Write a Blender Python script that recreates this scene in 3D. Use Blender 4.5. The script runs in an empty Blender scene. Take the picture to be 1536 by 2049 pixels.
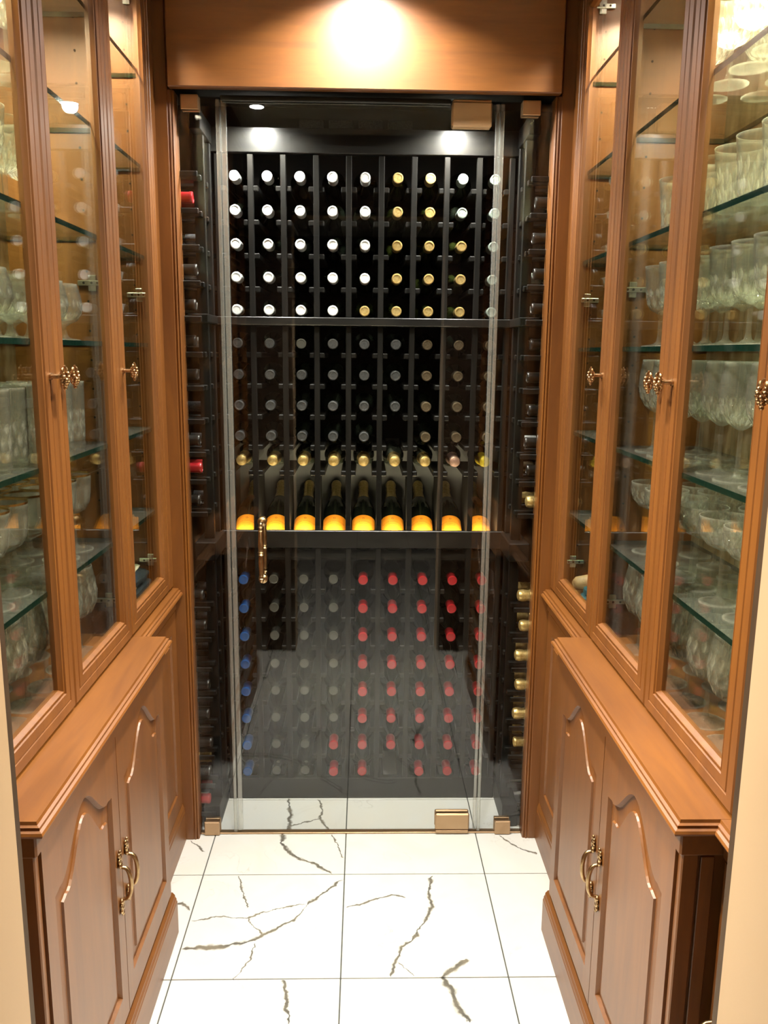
import bpy, bmesh, math, random
from mathutils import Matrix, Vector

random.seed(11)
scene = bpy.context.scene
COL = scene.collection

# ------------------------------------------------------------------ camera
CAM_H = 1.5
PITCH, YAW, ROLL = math.radians(10.9), math.radians(1.45), math.radians(-0.6)
F = Vector((math.sin(YAW) * math.cos(PITCH), math.cos(YAW) * math.cos(PITCH), -math.sin(PITCH)))
RT = Vector((math.cos(YAW), -math.sin(YAW), 0))
DN = F.cross(RT)
if DN.z > 0:
    DN = -DN
RR = RT * math.cos(ROLL) + DN * math.sin(ROLL)
DD = -RT * math.sin(ROLL) + DN * math.cos(ROLL)
cam_data = bpy.data.cameras.new('camera')
cam = bpy.data.objects.new('camera', cam_data)
COL.objects.link(cam)
cam.matrix_world = Matrix(((RR.x, -DD.x, -F.x, 0), (RR.y, -DD.y, -F.y, 0), (RR.z, -DD.z, -F.z, CAM_H), (0, 0, 0, 1)))
cam_data.sensor_fit = 'HORIZONTAL'
cam_data.sensor_width = 36
cam_data.lens = 1660.0 / 1536.0 * 36
cam_data.clip_start = 0.02
scene.camera = cam

# ------------------------------------------------------------------ world and view
world = bpy.data.worlds.new('world')
scene.world = world
world.use_nodes = True
world.node_tree.nodes['Background'].inputs[0].default_value = (0.9, 0.75, 0.55, 1)
world.node_tree.nodes['Background'].inputs[1].default_value = 0.004
vs = scene.view_settings
vs.view_transform = 'Standard'
vs.look = 'None'
vs.gamma = 1
vs.use_curve_mapping = False
vs.exposure = 0.0
cy = scene.cycles
cy.max_bounces = 9
cy.diffuse_bounces = 3
cy.glossy_bounces = 4
cy.transmission_bounces = 8
cy.transparent_max_bounces = 24
cy.sample_clamp_indirect = 10
cy.sample_clamp_direct = 0
cy.caustics_reflective = False
cy.caustics_refractive = False
cy.blur_glossy = 0.5
cy.use_denoising = True
cy.use_light_tree = False
cy.use_adaptive_sampling = True
cy.adaptive_threshold = 0.05

WARM = (1.0, 0.84, 0.62)
SOFT = (1.0, 0.965, 0.91)
NEUT = (1.0, 0.93, 0.82)
COOL = (1.0, 0.985, 0.91)
P_HALL = 16.5        # recessed lights over the passage
P_ROOM = 14.0        # recessed lights of the room the picture is taken from
P_CELLAR = 46.0       # spot lights of the wine closet
P_STRIP = 9.0        # light strip under the tilted bottles


# ------------------------------------------------------------------ materials
def new_mat(name):
    m = bpy.data.materials.new(name)
    m.use_nodes = True
    nt = m.node_tree
    nt.nodes.clear()
    out = nt.nodes.new('ShaderNodeOutputMaterial')
    return m, nt, out


def N(nt, kind, **kw):
    n = nt.nodes.new('ShaderNode' + kind)
    for k, v in kw.items():
        setattr(n, k, v)
    return n


def principled(name, col, rough=0.5, metal=0.0, coat=0.0, spec=None, emit=None, estr=0, transm=0.0, ior=1.5):
    m, nt, out = new_mat(name)
    b = N(nt, 'BsdfPrincipled')
    b.inputs['Base Color'].default_value = (*col, 1)
    b.inputs['Roughness'].default_value = rough
    b.inputs['Metallic'].default_value = metal
    b.inputs['Coat Weight'].default_value = coat
    b.inputs['IOR'].default_value = ior
    b.inputs['Transmission Weight'].default_value = transm
    if spec is not None:
        b.inputs['Specular IOR Level'].default_value = spec
    if emit:
        b.inputs['Emission Color'].default_value = (*emit, 1)
        b.inputs['Emission Strength'].default_value = estr
    nt.links.new(b.outputs[0], out.inputs[0])
    m.diffuse_color = (*col, 1)
    return m


def noise_var(name, c1, c2, scale, rough=0.5, metal=0.0, spec=0.5, detail=4, stretch=(1, 1, 1), bump=0.0, coat=0.0, lo=0.35, hi=0.65):
    m, nt, out = new_mat(name)
    g = N(nt, 'NewGeometry')
    mp = N(nt, 'Mapping')
    mp.inputs['Scale'].default_value = stretch
    nz = N(nt, 'TexNoise')
    nz.inputs['Scale'].default_value = scale
    nz.inputs['Detail'].default_value = detail
    cr = N(nt, 'ValToRGB')
    cr.color_ramp.elements[0].position = lo
    cr.color_ramp.elements[1].position = hi
    cr.color_ramp.elements[0].color = (*c1, 1)
    cr.color_ramp.elements[1].color = (*c2, 1)
    b = N(nt, 'BsdfPrincipled')
    b.inputs['Roughness'].default_value = rough
    b.inputs['Metallic'].default_value = metal
    b.inputs['Specular IOR Level'].default_value = spec
    b.inputs['Coat Weight'].default_value = coat
    L = nt.links.new
    L(g.outputs['Position'], mp.inputs[0]); L(mp.outputs[0], nz.inputs[0]); L(nz.outputs[0], cr.inputs[0])
    L(cr.outputs[0], b.inputs['Base Color']); L(b.outputs[0], out.inputs[0])
    if bump:
        bp = N(nt, 'Bump')
        bp.inputs['Strength'].default_value = bump
        bp.inputs['Distance'].default_value = 0.002
        L(nz.outputs[0], bp.inputs['Height']); L(bp.outputs[0], b.inputs['Normal'])
    m.diffuse_color = (*c2, 1)
    return m


def wood(name, stretch, c1=(0.142, 0.046, 0.0058), c2=(0.212, 0.074, 0.0094), rough=0.44):
    m, nt, out = new_mat(name)
    L = nt.links.new
    g = N(nt, 'NewGeometry')
    oi = N(nt, 'ObjectInfo')
    ad = N(nt, 'VectorMath', operation='ADD')
    sc = N(nt, 'VectorMath', operation='SCALE')
    cb = N(nt, 'CombineXYZ')
    for k in range(3):
        L(oi.outputs['Random'], cb.inputs[k])
    L(cb.outputs[0], sc.inputs[0]); sc.inputs['Scale'].default_value = 7.0
    L(g.outputs['Position'], ad.inputs[0]); L(sc.outputs[0], ad.inputs[1])
    mp = N(nt, 'Mapping'); mp.inputs['Scale'].default_value = stretch
    L(ad.outputs[0], mp.inputs[0])
    n1 = N(nt, 'TexNoise'); n1.inputs['Scale'].default_value = 5.0; n1.inputs['Detail'].default_value = 5; n1.inputs['Distortion'].default_value = 0.6
    n2 = N(nt, 'TexNoise'); n2.inputs['Scale'].default_value = 34.0; n2.inputs['Detail'].default_value = 3
    L(mp.outputs[0], n1.inputs[0]); L(mp.outputs[0], n2.inputs[0])
    mx = N(nt, 'Math', operation='MULTIPLY_ADD')
    mx.inputs[1].default_value = 0.2
    L(n2.outputs[0], mx.inputs[0]); L(n1.outputs[0], mx.inputs[2])
    cr = N(nt, 'ValToRGB')
    cr.color_ramp.elements[0].position = 0.38; cr.color_ramp.elements[0].color = (*c1, 1)
    cr.color_ramp.elements[1].position = 0.85; cr.color_ramp.elements[1].color = (*c2, 1)
    L(mx.outputs[0], cr.inputs[0])
    b = N(nt, 'BsdfPrincipled')
    b.inputs['Roughness'].default_value = rough
    b.inputs['Coat Weight'].default_value = 0.52
    b.inputs['Coat Roughness'].default_value = 0.42
    L(cr.outputs[0], b.inputs['Base Color']); L(b.outputs[0], out.inputs[0])
    m.diffuse_color = (*c2, 1)
    return m


def clear_pane(name, tint=(0.97, 0.99, 0.975), base=0.04, dust=0.0):
    """flat glass: see-through with the mirror reflection of a polished surface"""
    m, nt, out = new_mat(name)
    L = nt.links.new
    lw = N(nt, 'LayerWeight'); lw.inputs[0].default_value = 0.5
    pw = N(nt, 'Math', operation='POWER'); pw.inputs[1].default_value = 5
    ma = N(nt, 'Math', operation='MULTIPLY_ADD'); ma.inputs[1].default_value = 1 - base; ma.inputs[2].default_value = base
    tr = N(nt, 'BsdfTransparent'); tr.inputs[0].default_value = (*tint, 1)
    gl = N(nt, 'BsdfGlossy'); gl.inputs['Roughness'].default_value = 0.0
    mix = N(nt, 'MixShader')
    L(lw.outputs['Facing'], pw.inputs[0]); L(pw.outputs[0], ma.inputs[0]); L(ma.outputs[0], mix.inputs[0])
    L(tr.outputs[0], mix.inputs[1]); L(gl.outputs[0], mix.inputs[2])
    last = mix
    if dust:
        df = N(nt, 'BsdfDiffuse'); df.inputs[0].default_value = (0.9, 0.9, 0.85, 1)
        mx2 = N(nt, 'MixShader'); mx2.inputs[0].default_value = dust
        L(mix.outputs[0], mx2.inputs[1]); L(df.outputs[0], mx2.inputs[2])
        last = mx2
    L(last.outputs[0], out.inputs[0])
    m.diffuse_color = (0.8, 0.9, 0.85, 0.3)
    return m


def crystal(name, face=(0.97, 0.97, 0.95), rim=(0.50, 0.49, 0.43), f0=0.075, haze=0.055):
    """thin lead crystal: clear face-on, darker and mirror-like towards its edges, with a milky glow mixed in"""
    m, nt, out = new_mat(name)
    L = nt.links.new
    lw = N(nt, 'LayerWeight'); lw.inputs[0].default_value = 0.5
    p5 = N(nt, 'Math', operation='POWER'); p5.inputs[1].default_value = 5
    fr = N(nt, 'Math', operation='MULTIPLY_ADD'); fr.inputs[1].default_value = 1 - f0; fr.inputs[2].default_value = f0
    p3 = N(nt, 'Math', operation='POWER'); p3.inputs[1].default_value = 3
    mc = N(nt, 'MixRGB'); mc.inputs[1].default_value = (*face, 1); mc.inputs[2].default_value = (*rim, 1)
    tr = N(nt, 'BsdfTransparent')
    gl = N(nt, 'BsdfGlossy'); gl.inputs['Roughness'].default_value = 0.02
    ta = N(nt, 'BsdfTranslucent'); ta.inputs[0].default_value = (1.0, 0.95, 0.84, 1)
    td = N(nt, 'BsdfDiffuse'); td.inputs[0].default_value = (1.0, 0.95, 0.84, 1)
    tl = N(nt, 'MixShader'); tl.inputs[0].default_value = 0.5
    L(ta.outputs[0], tl.inputs[1]); L(td.outputs[0], tl.inputs[2])
    at = N(nt, 'Attribute'); at.attribute_name = 'cut'
    hz = N(nt, 'Math', operation='MULTIPLY_ADD'); hz.inputs[1].default_value = 0.45; hz.inputs[2].default_value = haze  # milky mix added so the glass looks luminous
    hz.use_clamp = True
    L(at.outputs['Fac'], hz.inputs[0])
    m1 = N(nt, 'MixShader'); m2 = N(nt, 'MixShader')
    L(hz.outputs[0], m2.inputs[0])
    L(lw.outputs['Facing'], p5.inputs[0]); L(p5.outputs[0], fr.inputs[0]); L(fr.outputs[0], m1.inputs[0])
    L(lw.outputs['Facing'], p3.inputs[0]); L(p3.outputs[0], mc.inputs[0]); L(mc.outputs[0], tr.inputs[0])
    L(tr.outputs[0], m1.inputs[1]); L(gl.outputs[0], m1.inputs[2])
    L(m1.outputs[0], m2.inputs[1]); L(tl.outputs[0], m2.inputs[2])
    L(m2.outputs[0], out.inputs[0])
    m.diffuse_color = (0.9, 0.9, 0.85, 0.4)
    return m


VEINS = [
('x', 0.0075, [(-0.458, 1.879), (-0.402, 1.884), (-0.353, 1.887), (-0.309, 1.898), (-0.277, 1.91), (-0.246, 1.934), (-0.214, 1.959), (-0.178, 1.988), (-0.155, 2.034), (-0.149, 2.051), (-0.109, 2.096), (-0.078, 2.132), (-0.051, 2.162)]),
('x', 0.003, [(-0.455, 1.983), (-0.41, 1.996), (-0.38, 2.001), (-0.349, 1.999), (-0.305, 1.992), (-0.273, 2.015), (-0.23, 2.028), (-0.187, 2.046), (-0.149, 2.051)]),
('x', 0.003, [(-0.305, 1.992), (-0.284, 1.963), (-0.258, 1.931)]),
('y', 0.009, [(-0.085, 2.185), (-0.114, 2.209), (-0.14, 2.237), (-0.185, 2.257), (-0.223, 2.295), (-0.247, 2.342), (-0.247, 2.391)]),
('y', 0.003, [(-0.056, 2.264), (-0.075, 2.332), (-0.095, 2.39)]),
('y', 0.006, [(-0.164, 1.635), (-0.173, 1.683), (-0.178, 1.728), (-0.188, 1.767)]),
('x', 0.004, [(-0.042, 2.036), (-0.006, 2.048), (0.028, 2.063), (0.087, 2.086), (0.128, 2.078)]),
('y', 0.006, [(0.073, 1.774), (0.077, 1.783), (0.081, 1.816), (0.096, 1.844), (0.102, 1.879), (0.141, 1.915), (0.151, 1.94), (0.177, 1.991), (0.196, 2.044), (0.19, 2.079), (0.196, 2.13), (0.205, 2.175)]),
('x', 0.003, [(0.095, 1.827), (0.112, 1.804), (0.131, 1.776)]),
('y', 0.012, [(0.254, 1.63), (0.232, 1.668), (0.221, 1.703), (0.22, 1.734), (0.207, 1.755), (0.201, 1.776), (0.232, 1.803), (0.268, 1.837)]),
('x', 0.006, [(0.433, 2.381), (0.462, 2.337), (0.496, 2.302), (0.537, 2.281)]),
('y', 0.003, [(-0.31, 1.771), (-0.279, 1.837), (-0.271, 1.898)]),
('y', 0.003, [(-0.309, 2.035), (-0.331, 2.098), (-0.357, 2.18)]),
('y', 0.009, [(-0.232, 2.395), (-0.236, 2.518), (-0.25, 2.602)]),
('y', 0.005, [(-0.098, 2.403), (-0.138, 2.478), (-0.129, 2.527), (-0.148, 2.601)]),
('x', 0.004, [(-0.235, 2.432), (-0.185, 2.458), (-0.138, 2.478)]),
('x', 0.006, [(-0.51, 2.054), (-0.493, 2.058), (-0.465, 2.03)]),
('y', 0.005, [(-0.48, 2.297), (-0.507, 2.335), (-0.532, 2.357)]),
]


def marble(name):
    m, nt, out = new_mat(name)
    L = nt.links.new

    def math_(op, a, b=None, c=None, clamp=False):
        n = N(nt, 'Math', operation=op)
        n.use_clamp = clamp
        for k, v in enumerate((a, b, c)):
            if v is None:
                continue
            if isinstance(v, (int, float)):
                n.inputs[k].default_value = v
            else:
                L(v, n.inputs[k])
        return n.outputs[0]
    g = N(nt, 'NewGeometry')
    wob = N(nt, 'TexNoise'); wob.inputs['Scale'].default_value = 45; wob.inputs['Detail'].default_value = 4
    L(g.outputs['Position'], wob.inputs[0])
    sb = N(nt, 'VectorMath', operation='SUBTRACT'); sb.inputs[1].default_value = (0.5, 0.5, 0.5)
    L(wob.outputs['Color'], sb.inputs[0])
    scl = N(nt, 'VectorMath', operation='SCALE'); scl.inputs['Scale'].default_value = 0.022
    L(sb.outputs[0], scl.inputs[0])
    pos = N(nt, 'VectorMath', operation='ADD')
    L(g.outputs['Position'], pos.inputs[0]); L(scl.outputs[0], pos.inputs[1])
    sep = N(nt, 'SeparateXYZ'); L(pos.outputs[0], sep.inputs[0])
    wn = N(nt, 'TexNoise'); wn.inputs['Scale'].default_value = 22; wn.inputs['Detail'].default_value = 2
    L(g.outputs['Position'], wn.inputs[0])
    wmod = math_('MULTIPLY_ADD', wn.outputs[0], 2.2, -0.38, clamp=False)
    total = None
    for ax, w, pts in VEINS:
        t = sep.outputs[0] if ax == 'x' else sep.outputs[1]
        o = sep.outputs[1] if ax == 'x' else sep.outputs[0]
        ts = [p[0] if ax == 'x' else p[1] for p in pts]
        os_ = [p[1] if ax == 'x' else p[0] for p in pts]
        t0, t1 = min(ts), max(ts)
        o0, o1 = min(os_) - 0.01, max(os_) + 0.01
        u = math_('MULTIPLY_ADD', t, 1 / (t1 - t0), -t0 / (t1 - t0))
        fc = N(nt, 'FloatCurve')
        cv = fc.mapping.curves[0]
        data = [((a - t0) / (t1 - t0), (b - o0) / (o1 - o0)) for a, b in zip(ts, os_)]
        data.sort()
        cv.points[0].location = data[0]
        cv.points[1].location = data[-1]
        for d in data[1:-1]:
            cv.points.new(*d)
        for p in cv.points:
            p.handle_type = 'VECTOR'
        fc.mapping.update()
        L(u, fc.inputs['Value'])
        c = math_('MULTIPLY_ADD', fc.outputs[0], o1 - o0, o0)
        dist = math_('ABSOLUTE', math_('SUBTRACT', o, c))
        # zero outside the vein's run
        inside = math_('MULTIPLY', math_('MULTIPLY', u, 30, clamp=True), math_('MULTIPLY_ADD', u, -30, 30, clamp=True))
        wd = math_('MULTIPLY', math_('MULTIPLY', wmod, w * 1.5), inside)
        val = math_('MULTIPLY', math_('DIVIDE', math_('SUBTRACT', wd, dist), math_('ADD', math_('ABSOLUTE', wd), 0.0006)), 1.6, clamp=True)
        total = val if total is None else math_('MAXIMUM', total, val)
    # faint cloudy figure and hairline veins, different in every tile
    oi = N(nt, 'ObjectInfo')
    off = N(nt, 'CombineXYZ')
    L(math_('MULTIPLY', oi.outputs['Random'], 31), off.inputs[0]); L(math_('MULTIPLY', oi.outputs['Random'], 17), off.inputs[1])
    p2 = N(nt, 'VectorMath', operation='ADD'); L(g.outputs['Position'], p2.inputs[0]); L(off.outputs[0], p2.inputs[1])
    n3 = N(nt, 'TexNoise'); n3.inputs['Scale'].default_value = 6; n3.inputs['Detail'].default_value = 6; n3.inputs['Distortion'].default_value = 1.2
    L(p2.outputs[0], n3.inputs[0])
    hair = math_('MULTIPLY', math_('SUBTRACT', 0.012, math_('ABSOLUTE', math_('SUBTRACT', n3.outputs[0], 0.5))), 60, clamp=True)
    n4 = N(nt, 'TexNoise'); n4.inputs['Scale'].default_value = 4
    L(p2.outputs[0], n4.inputs[0])
    hair = math_('MULTIPLY', hair, math_('MULTIPLY', math_('SUBTRACT', n4.outputs[0], 0.53), 3.5, clamp=True))
    veil = N(nt, 'ValToRGB')
    veil.color_ramp.elements[0].position = 0.35; veil.color_ramp.elements[0].color = (0.67, 0.675, 0.665, 1)
    veil.color_ramp.elements[1].position = 0.7; veil.color_ramp.elements[1].color = (0.68, 0.66, 0.615, 1)
    L(n3.outputs[0], veil.inputs[0])
    mixa = N(nt, 'MixRGB'); mixa.inputs[2].default_value = (0.34, 0.32, 0.29, 1)
    L(hair, mixa.inputs[0]); L(veil.outputs[0], mixa.inputs[1])
    vc = N(nt, 'ValToRGB')
    vc.color_ramp.elements[0].position = 0.3; vc.color_ramp.elements[0].color = (0.085, 0.083, 0.078, 1)
    vc.color_ramp.elements[1].position = 0.7; vc.color_ramp.elements[1].color = (0.21, 0.185, 0.145, 1)
    L(wn.outputs[0], vc.inputs[0])
    mixb = N(nt, 'MixRGB')
    L(total, mixb.inputs[0]); L(mixa.outputs[0], mixb.inputs[1]); L(vc.outputs[0], mixb.inputs[2])
    b = N(nt, 'BsdfPrincipled')
    b.inputs['Roughness'].default_value = 0.22
    b.inputs['Specular IOR Level'].default_value = 0.35
    L(mixb.outputs[0], b.inputs['Base Color']); L(b.outputs[0], out.inputs[0])
    m.diffuse_color = (0.85, 0.84, 0.8, 1)
    return m


def emitter(name, col, strength):
    m, nt, out = new_mat(name)
    e = N(nt, 'Emission')
    e.inputs[0].default_value = (*col, 1)
    e.inputs[1].default_value = strength
    nt.links.new(e.outputs[0], out.inputs[0])
    return m


M = {
    'wood_z': wood('wood_upright_grain', (6, 6, 0.7)),
    'wood_y': wood('wood_lengthwise_grain', (6, 0.7, 6)),
    'wood_x': wood('wood_crosswise_grain', (0.7, 6, 6)),
    'black': noise_var('black_stained_wood', (0.0045, 0.0042, 0.0035), (0.009, 0.008, 0.0065), 9, rough=0.5, spec=0.18, stretch=(8, 8, 1)),
    'blackgloss': noise_var('black_varnished_wood', (0.006, 0.0055, 0.005), (0.012, 0.011, 0.009), 9, rough=0.34, stretch=(1, 8, 8)),
    'greyback': noise_var('grey_backing_board', (0.065, 0.066, 0.064), (0.09, 0.09, 0.087), 5, rough=0.7),
    'blackwall': noise_var('black_wall_paint', (0.006, 0.006, 0.005), (0.010, 0.010, 0.009), 6, rough=0.6),
    'paint': noise_var('cream_wall_paint', (0.56, 0.40, 0.255), (0.59, 0.43, 0.28), 3, rough=0.6),
    'darkwall': noise_var('dark_brown_wall_paint', (0.030, 0.022, 0.015), (0.036, 0.027, 0.018), 3, rough=0.6),
    'edge': noise_var('dark_stained_casing', (0.050, 0.028, 0.014), (0.075, 0.042, 0.020), 9, rough=0.6, stretch=(6, 6, 1)),
    'ceil': noise_var('white_ceiling_paint', (0.78, 0.74, 0.66), (0.8, 0.76, 0.68), 3, rough=0.7),
    'marble': marble('white_veined_marble'),
    'grout': noise_var('grey_grout', (0.055, 0.058, 0.056), (0.08, 0.083, 0.078), 60, rough=0.8),
    'pane': clear_pane('cabinet_glass', (0.965, 0.985, 0.965)),
    'door_pane': clear_pane('closet_door_glass', (0.965, 0.972, 0.962), base=0.042),
    'shelf': clear_pane('shelf_glass', (0.93, 0.975, 0.945), base=0.045, dust=0.03),
    'shelf_edge': principled('green_glass_edge', (0.005, 0.020, 0.0135), rough=0.12, coat=0.2),
    'seal': clear_pane('clear_seal_strip', (0.86, 0.87, 0.84), base=0.16, dust=0.10),
    'crystal': crystal('cut_crystal'),
    'goldrim': principled('gilt_rim', (0.75, 0.52, 0.2), rough=0.25, metal=1.0),
    'mirror': noise_var('antiqued_mirror', (0.34, 0.25, 0.12), (0.66, 0.56, 0.36), 9, rough=0.34, metal=0.65, stretch=(1, 3, 1.2), detail=6, bump=0.15),
    'bottle': principled('dark_bottle_glass', (0.006, 0.008, 0.005), rough=0.06, coat=0.3),
    'bottle_green': principled('olive_bottle_glass', (0.030, 0.040, 0.008), rough=0.06, coat=0.3),
    'bottle_pale': principled('pale_bottle_glass', (0.10, 0.11, 0.075), rough=0.06, coat=0.3),
    'silver': noise_var('silver_foil', (0.70, 0.71, 0.70), (0.86, 0.87, 0.86), 220, rough=0.4, metal=0.0),
    'steelcap': noise_var('grey_foil', (0.085, 0.09, 0.092), (0.15, 0.155, 0.16), 200, rough=0.32, metal=0.6),
    'bronzecap': noise_var('bronze_foil', (0.13, 0.10, 0.06), (0.21, 0.165, 0.105), 200, rough=0.32, metal=0.6),
    'goldcap': noise_var('gold_foil', (0.62, 0.42, 0.13), (0.80, 0.60, 0.26), 150, rough=0.3, metal=0.6),
    'greencap': noise_var('green_silver_foil', (0.30, 0.38, 0.32), (0.55, 0.62, 0.55), 200, rough=0.3, metal=0.5),
    'redcap': principled('red_wax_capsule', (0.42, 0.018, 0.024), rough=0.28, coat=0.4),
    'bluecap': principled('blue_capsule', (0.012, 0.085, 0.30), rough=0.28, coat=0.4),
    'clearcap': principled('smoked_capsule', (0.075, 0.075, 0.065), rough=0.2, coat=0.5),
    'shadecap': principled('shade_darkened_capsule', (0.014, 0.013, 0.011), rough=0.35),  # black stands in for the shade over the near-column bottles
    'yellowcap': principled('yellow_capsule', (0.60, 0.46, 0.03), rough=0.3, coat=0.3),
    'pinkcap': noise_var('rose_foil', (0.50, 0.30, 0.22), (0.66, 0.42, 0.32), 150, rough=0.3, metal=0.5),
    'orange': noise_var('amber_paper_label', (0.78, 0.25, 0.010), (0.84, 0.31, 0.016), 12, rough=0.55),
    'ink': principled('brown_label_ink', (0.22, 0.085, 0.01), rough=0.6),
    'brass': noise_var('aged_brass', (0.34, 0.22, 0.11), (0.56, 0.40, 0.22), 60, rough=0.3, metal=1.0),
    'copper': noise_var('copper_knob_metal', (0.30, 0.17, 0.08), (0.58, 0.37, 0.19), 120, rough=0.32, metal=1.0),
    'bronze': noise_var('satin_bronze', (0.46, 0.30, 0.17), (0.52, 0.35, 0.21), 8, rough=0.38, metal=0.85),
    'nickel': principled('nickel_steel', (0.55, 0.54, 0.50), rough=0.3, metal=1.0),
    'dark': principled('dark_hole', (0.02, 0.012, 0.006), rough=0.8),
    'channel': principled('dark_metal_channel', (0.035, 0.034, 0.03), rough=0.3, metal=0.7),
    'white': principled('white_trim', (0.8, 0.78, 0.72), rough=0.5),
    'teal': noise_var('teal_cloth', (0.010, 0.06, 0.085), (0.022, 0.11, 0.14), 60, rough=0.9),
    'navy': noise_var('navy_cloth', (0.006, 0.009, 0.012), (0.011, 0.016, 0.020), 60, rough=0.9),
    'linen': noise_var('cream_linen', (0.55, 0.48, 0.34), (0.68, 0.60, 0.45), 60, rough=0.9),
    'tan': noise_var('tan_wooden_handle', (0.42, 0.26, 0.12), (0.55, 0.36, 0.18), 20, rough=0.5, stretch=(1, 6, 6)),
    'lens_hall': emitter('lamp_lens_hall', SOFT, 40),
    'lens_cab': emitter('lamp_lens_cabinet', WARM, 60),
    'lens_cellar': emitter('lamp_lens_cellar', COOL, 120),
    'led': emitter('light_strip', (1.0, 0.85, 0.5), 12),
}


# ------------------------------------------------------------------ mesh helpers
class MB:
    def __init__(s):
        s.v, s.f, s.mi = [], [], []

    def add(s, vs_, fs_, mi=0):
        o = len(s.v)
        s.v += [tuple(p) for p in vs_]
        for f in fs_:
            s.f.append([i + o for i in f]); s.mi.append(mi)
        return s

    def box(s, x0, x1, y0, y1, z0, z1, mi=0, emi=None):
        x0, x1 = min(x0, x1), max(x0, x1)
        vs_ = [(x, y, z) for z in (z0, z1) for y in (y0, y1) for x in (x0, x1)]
        o = len(s.v)
        s.v += vs_
        fs = [(0, 2, 3, 1), (4, 5, 7, 6), (0, 1, 5, 4), (2, 6, 7, 3), (0, 4, 6, 2), (1, 3, 7, 5)]
        for k, f in enumerate(fs):
            s.f.append([i + o for i in f])
            s.mi.append(mi if (emi is None or k < 2) else emi)
        return s

    def cbox(s, x0, x1, y0, y1, z0, z1, c=0.002, mi=0):
        lo = (min(x0, x1), y0, z0); hi = (max(x0, x1), y1, z1)
        c = min(c, *(0.45 * (hi[k] - lo[k]) for k in range(3)))
        idx = {}
        vs_ = []
        for sx in (0, 1):
            for sy in (0, 1):
                for sz in (0, 1):
                    p = [hi[k] if b else lo[k] for k, b in enumerate((sx, sy, sz))]
                    d = [(-c if b else c) for b in (sx, sy, sz)]
                    for a in range(3):
                        q = [p[k] + (0 if k == a else d[k]) for k in range(3)]
                        idx[(sx, sy, sz, a)] = len(vs_)
                        vs_.append(q)
        fs = []
        cyc = [(0, 0), (1, 0), (1, 1), (0, 1)]
        for a in range(3):
            for b in (0, 1):
                f = []
                for (i, j) in cyc:
                    k = [0, 0, 0]; k[a] = b; k[(a + 1) % 3] = i; k[(a + 2) % 3] = j
                    f.append(idx[(*k, a)])
                fs.append(f)
        for a in range(3):          # edges along axis a
            e, g = (a + 1) % 3, (a + 2) % 3
            for i in (0, 1):
                for j in (0, 1):
                    k0 = [0, 0, 0]; k0[e] = i; k0[g] = j
                    k1 = list(k0); k1[a] = 1
                    fs.append([idx[(*k0, e)], idx[(*k0, g)], idx[(*k1, g)], idx[(*k1, e)]])
        for sx in (0, 1):
            for sy in (0, 1):
                for sz in (0, 1):
                    fs.append([idx[(sx, sy, sz, a)] for a in range(3)])
        return s.add(vs_, fs, mi)

    def rings(s, rings, close=True, cap0=False, cap1=False, mi=0):
        n = len(rings[0])
        vs_ = [p for r in rings for p in r]
        fs = []
        for k in range(len(rings) - 1):
            for i in range(n if close else n - 1):
                j = (i + 1) % n
                fs.append((k * n + i, k * n + j, (k + 1) * n + j, (k + 1) * n + i))
        if cap0:
            fs.append(list(range(n))[::-1])
        if cap1:
            fs.append([(len(rings) - 1) * n + i for i in range(n)])
        return s.add(vs_, fs, mi)

    def lathe(s, prof, seg=24, mod=None, mat=None, mi=0):
        """prof: (r, z) list; r = 0 at either end closes it"""
        vs_, fs = [], []
        rows = []
        for (r, z) in prof:
            if r < 1e-6:
                rows.append([len(vs_)]); vs_.append(Vector((0, 0, z)))
            else:
                row = []
                for i in range(seg):
                    a = 2 * math.pi * i / seg
                    rr = r * (mod(a, r, z) if mod else 1)
                    row.append(len(vs_)); vs_.append(Vector((rr * math.cos(a), rr * math.sin(a), z)))
                rows.append(row)
        for k in range(len(rows) - 1):
            A, B = rows[k], rows[k + 1]
            if len(A) == 1 and len(B) == 1:
                continue
            for i in range(seg):
                j = (i + 1) % seg
                if len(A) == 1:
                    fs.append((A[0], B[j], B[i]))
                elif len(B) == 1:
                    fs.append((A[i], A[j], B[0]))
                else:
                    fs.append((A[i], A[j], B[j], B[i]))
        if mat is not None:
            vs_ = [mat @ p for p in vs_]
        return s.add(vs_, fs, mi)

    def tube(s, pts, rad, seg=10, caps=True, mi=0):
        pts = [Vector(p) for p in pts]
        if not isinstance(rad, (list, tuple)):
            rad = [rad] * len(pts)
        rs = []
        up = None
        for i, p in enumerate(pts):
            t = (pts[min(i + 1, len(pts) - 1)] - pts[max(i - 1, 0)]).normalized()
            if up is None:
                up = Vector((0, 0, 1)) if abs(t.z) < 0.9 else Vector((1, 0, 0))
            a = t.cross(up).normalized()
            b = a.cross(t).normalized()
            up = b
            rs.append([p + (a * math.cos(2 * math.pi * k / seg) + b * math.sin(2 * math.pi * k / seg)) * rad[i] for k in range(seg)])
        return s.rings(rs, True, caps, caps, mi)

    def ball(s, c, r, nu=10, nv=7, mi=0):
        c = Vector(c)
        if not isinstance(r, (tuple, list)):
            r = (r, r, r)
        prof = [(math.sin(math.pi * k / nv), -math.cos(math.pi * k / nv)) for k in range(nv + 1)]
        prof[0] = (0, -1); prof[-1] = (0, 1)
        mt = Matrix.Translation(c) @ Matrix.Diagonal((*r, 1))
        return s.lathe(prof, nu, None, mt, mi)

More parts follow.
